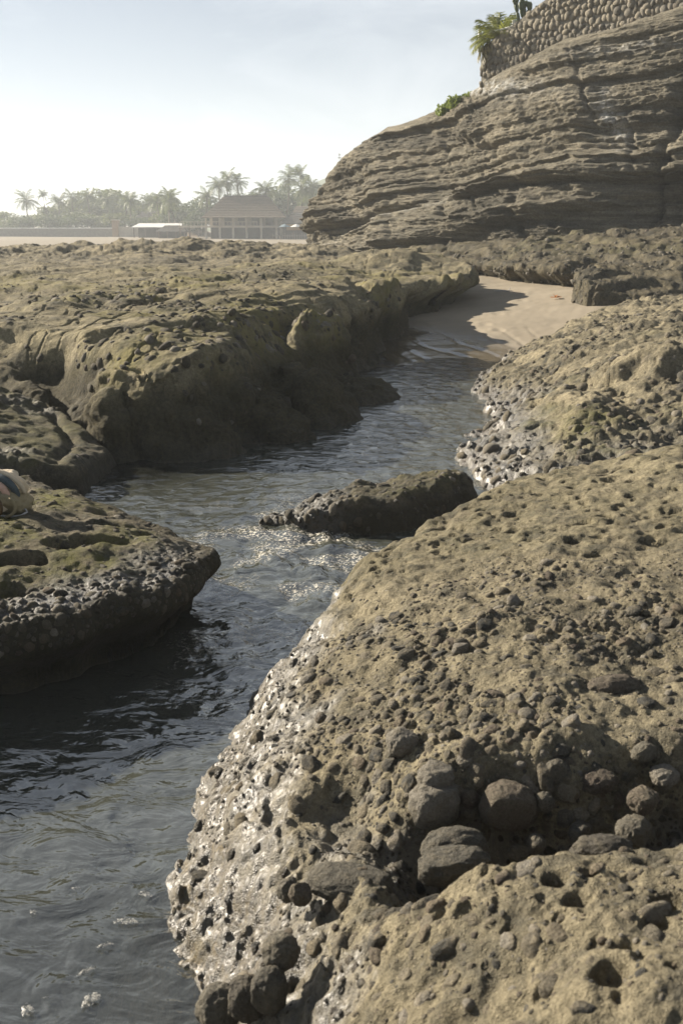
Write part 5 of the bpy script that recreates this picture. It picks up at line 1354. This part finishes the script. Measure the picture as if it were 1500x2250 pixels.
TREES = [(-64.5, 279, 12.2, 7.0, 3, 'tallest round-topped tree in the far grove'), (-74.5, 283, 9.6, 5.5, 1, 'hazy tree left of the tallest one'), (-80.5, 284, 7.6, 4.6, 3, 'low hazy tree near the left end of the grove'), (-57.5, 276, 9.2, 5.5, 1, 'hazy tree right of the tallest one'),
         (-50.5, 272, 7.8, 5.0, 3, 'rounded tree above the pinkish tower'), (-44.0, 270, 8.2, 5.2, 0, 'tree behind the grey thatched house'), (-36.5, 236, 6.4, 4.6, 0, 'dark bush tree left of the restaurant railing'), (-29.5, 238, 8.2, 5.5, 0, 'dark tree behind the left end of the thatched roof'),
         (-17.0, 240, 10.8, 5.2, 0, 'dark round tree right above the roof ridge'), (-12.4, 236, 9.6, 4.6, 2, 'dark tree behind the tall palm right of the roof'), (-8.0, 238, 10.6, 5.0, 1, 'yellow-green tree beside the cliff edge'), (-4.6, 225, 9.4, 4.6, 3, 'pale green tree touching the cliff edge'),
         (-23.5, 244, 9.6, 5.4, 2, 'dark tree behind the pair of palms'), (-87.5, 290, 5.4, 4.0, 3, 'sparse low tree at the left edge of the grove'), (-68.5, 262, 5.8, 5.0, 1, 'bushy tree low in front of the grove'), (-58.5, 255, 5.0, 4.4, 3, 'low bushy tree behind the pale wall'), (-95, 300, 4.2, 6.0, 0, 'far hedge-like tree at the left edge of the picture'),
         (-104, 305, 4.4, 6.0, 2, 'far hedge-like tree just beyond the left edge'), (-75.5, 268, 5.2, 4.6, 1, 'low tree in front of the left palms'), (-31.5, 229, 5.2, 3.6, 2, 'small dark tree by the end of the terrace railing'), (-41.0, 244, 5.6, 4.0, 1, 'light green bush on the earth bank'), (0.5, 232, 11.0, 5.5, 0, 'tree hidden mostly behind the cliff nose'),
         (-70.0, 290, 10.4, 6.0, 0, 'dark tree between the tallest tree and the left palms'), (-53.5, 285, 9.6, 6.0, 2, 'dark tree behind the palm of the middle grove'), (-47.0, 283, 9.4, 5.6, 2, 'dark tree far behind the grey thatched house'), (-39.5, 262, 9.2, 5.4, 0, 'dark tree behind the palms left of the restaurant'),
         (-33.5, 252, 9.0, 5.2, 2, 'dark tree filling in left above the terrace'), (-20.0, 252, 11.2, 5.6, 0, 'dark tree high behind the roof ridge'), (-14.8, 250, 11.6, 5.0, 2, 'dark tall tree between roof and palm'), (-9.6, 250, 12.0, 5.4, 0, 'dark tree behind the highest palm'), (-26.5, 256, 10.2, 5.4, 0, 'dark tree behind the left roof corner')]
TREES += [(-84.0, 268, 4.6, 4.0, 1, 'low bush at the foot of the bushy left palm'), (-79.0, 262, 5.4, 4.4, 0, 'dark low tree left of the white shed roof'), (-72.0, 256, 5.0, 4.2, 2, 'dark low tree right of the white shed roof'), (-63.0, 252, 5.6, 4.4, 0, 'dark low tree behind the middle of the pale wall'),
          (-54.5, 248, 5.4, 4.0, 3, 'light low tree left of the pinkish tower'), (-47.5, 244, 5.0, 3.8, 0, 'dark low tree right of the pinkish tower'), (-34.0, 240, 7.4, 4.4, 0, 'dark tree over the terrace end'), (-90.0, 280, 6.2, 4.6, 3, 'hazy tree between the lone palm and the bushy palm'), (-67.0, 292, 10.0, 5.6, 2, 'dark tree just behind the tallest tree')]
for a in TREES: tree(*a)

# wooded hill far behind, with a mast
M['hill'] = plain('wooded_hill', (0.06, 0.075, 0.03), 0.95, 0.45, 0.06, 0.6)
gx, gy = np.meshgrid(np.linspace(-220, 260, 110), np.linspace(380, 620, 50))
hz_ = -3 + 30 * np.exp(-(((gx - 45) / 70) ** 2 + ((gy - 500) / 70) ** 2)) + 9 * np.exp(-(((gx + 10) / 30) ** 2 + ((gy - 480) / 40) ** 2)) + 1.4 * fbm(gx, gy, 0.05, 4, 3) + 1.0 * np.abs(fbm(gx, gy, 0.16, 3, 8))
hill = grid_obj('hill', gx, gy, hz_, M['hill'], keep=hz_ > -2.5); tag(hill, 'hazy wooded hill behind the palms', kind='structure')
A = empty('antenna_mast', (-0.65, 330.0, GZ)); tag(A, 'thin antenna mast just above the left shoulder of the cliff', 'mast')
MB().tube([(0, 0, 0), (0, 0, 24.2)], 0.10, 5).build('pole', M['timber'], A)
MB().box(-0.55, 0.55, -0.08, 0.08, 22.6, 22.9).box(-0.4, 0.4, -0.08, 0.08, 23.5, 23.75).build('crossbar', M['timber'], A)

# ------------------------------------------------------------------ sea haze
hz_m = bpy.data.materials.new('sea_haze'); hz_m.use_nodes = True
nt = hz_m.node_tree; nt.nodes.clear()
ho = nt.nodes.new('ShaderNodeOutputMaterial'); hv = nt.nodes.new('ShaderNodeVolumePrincipled')
hv.inputs['Color'].default_value = (0.88, 0.94, 1.0, 1); hv.inputs['Density'].default_value = 0.0009; hv.inputs['Anisotropy'].default_value = 0.1
nt.links.new(hv.outputs['Volume'], ho.inputs['Volume'])
haze = MB().box(-450, 450, -25, 680, -5.0, 42.0).build('haze', hz_m); tag(haze, 'thin sunlit sea haze over the shore', kind='stuff')
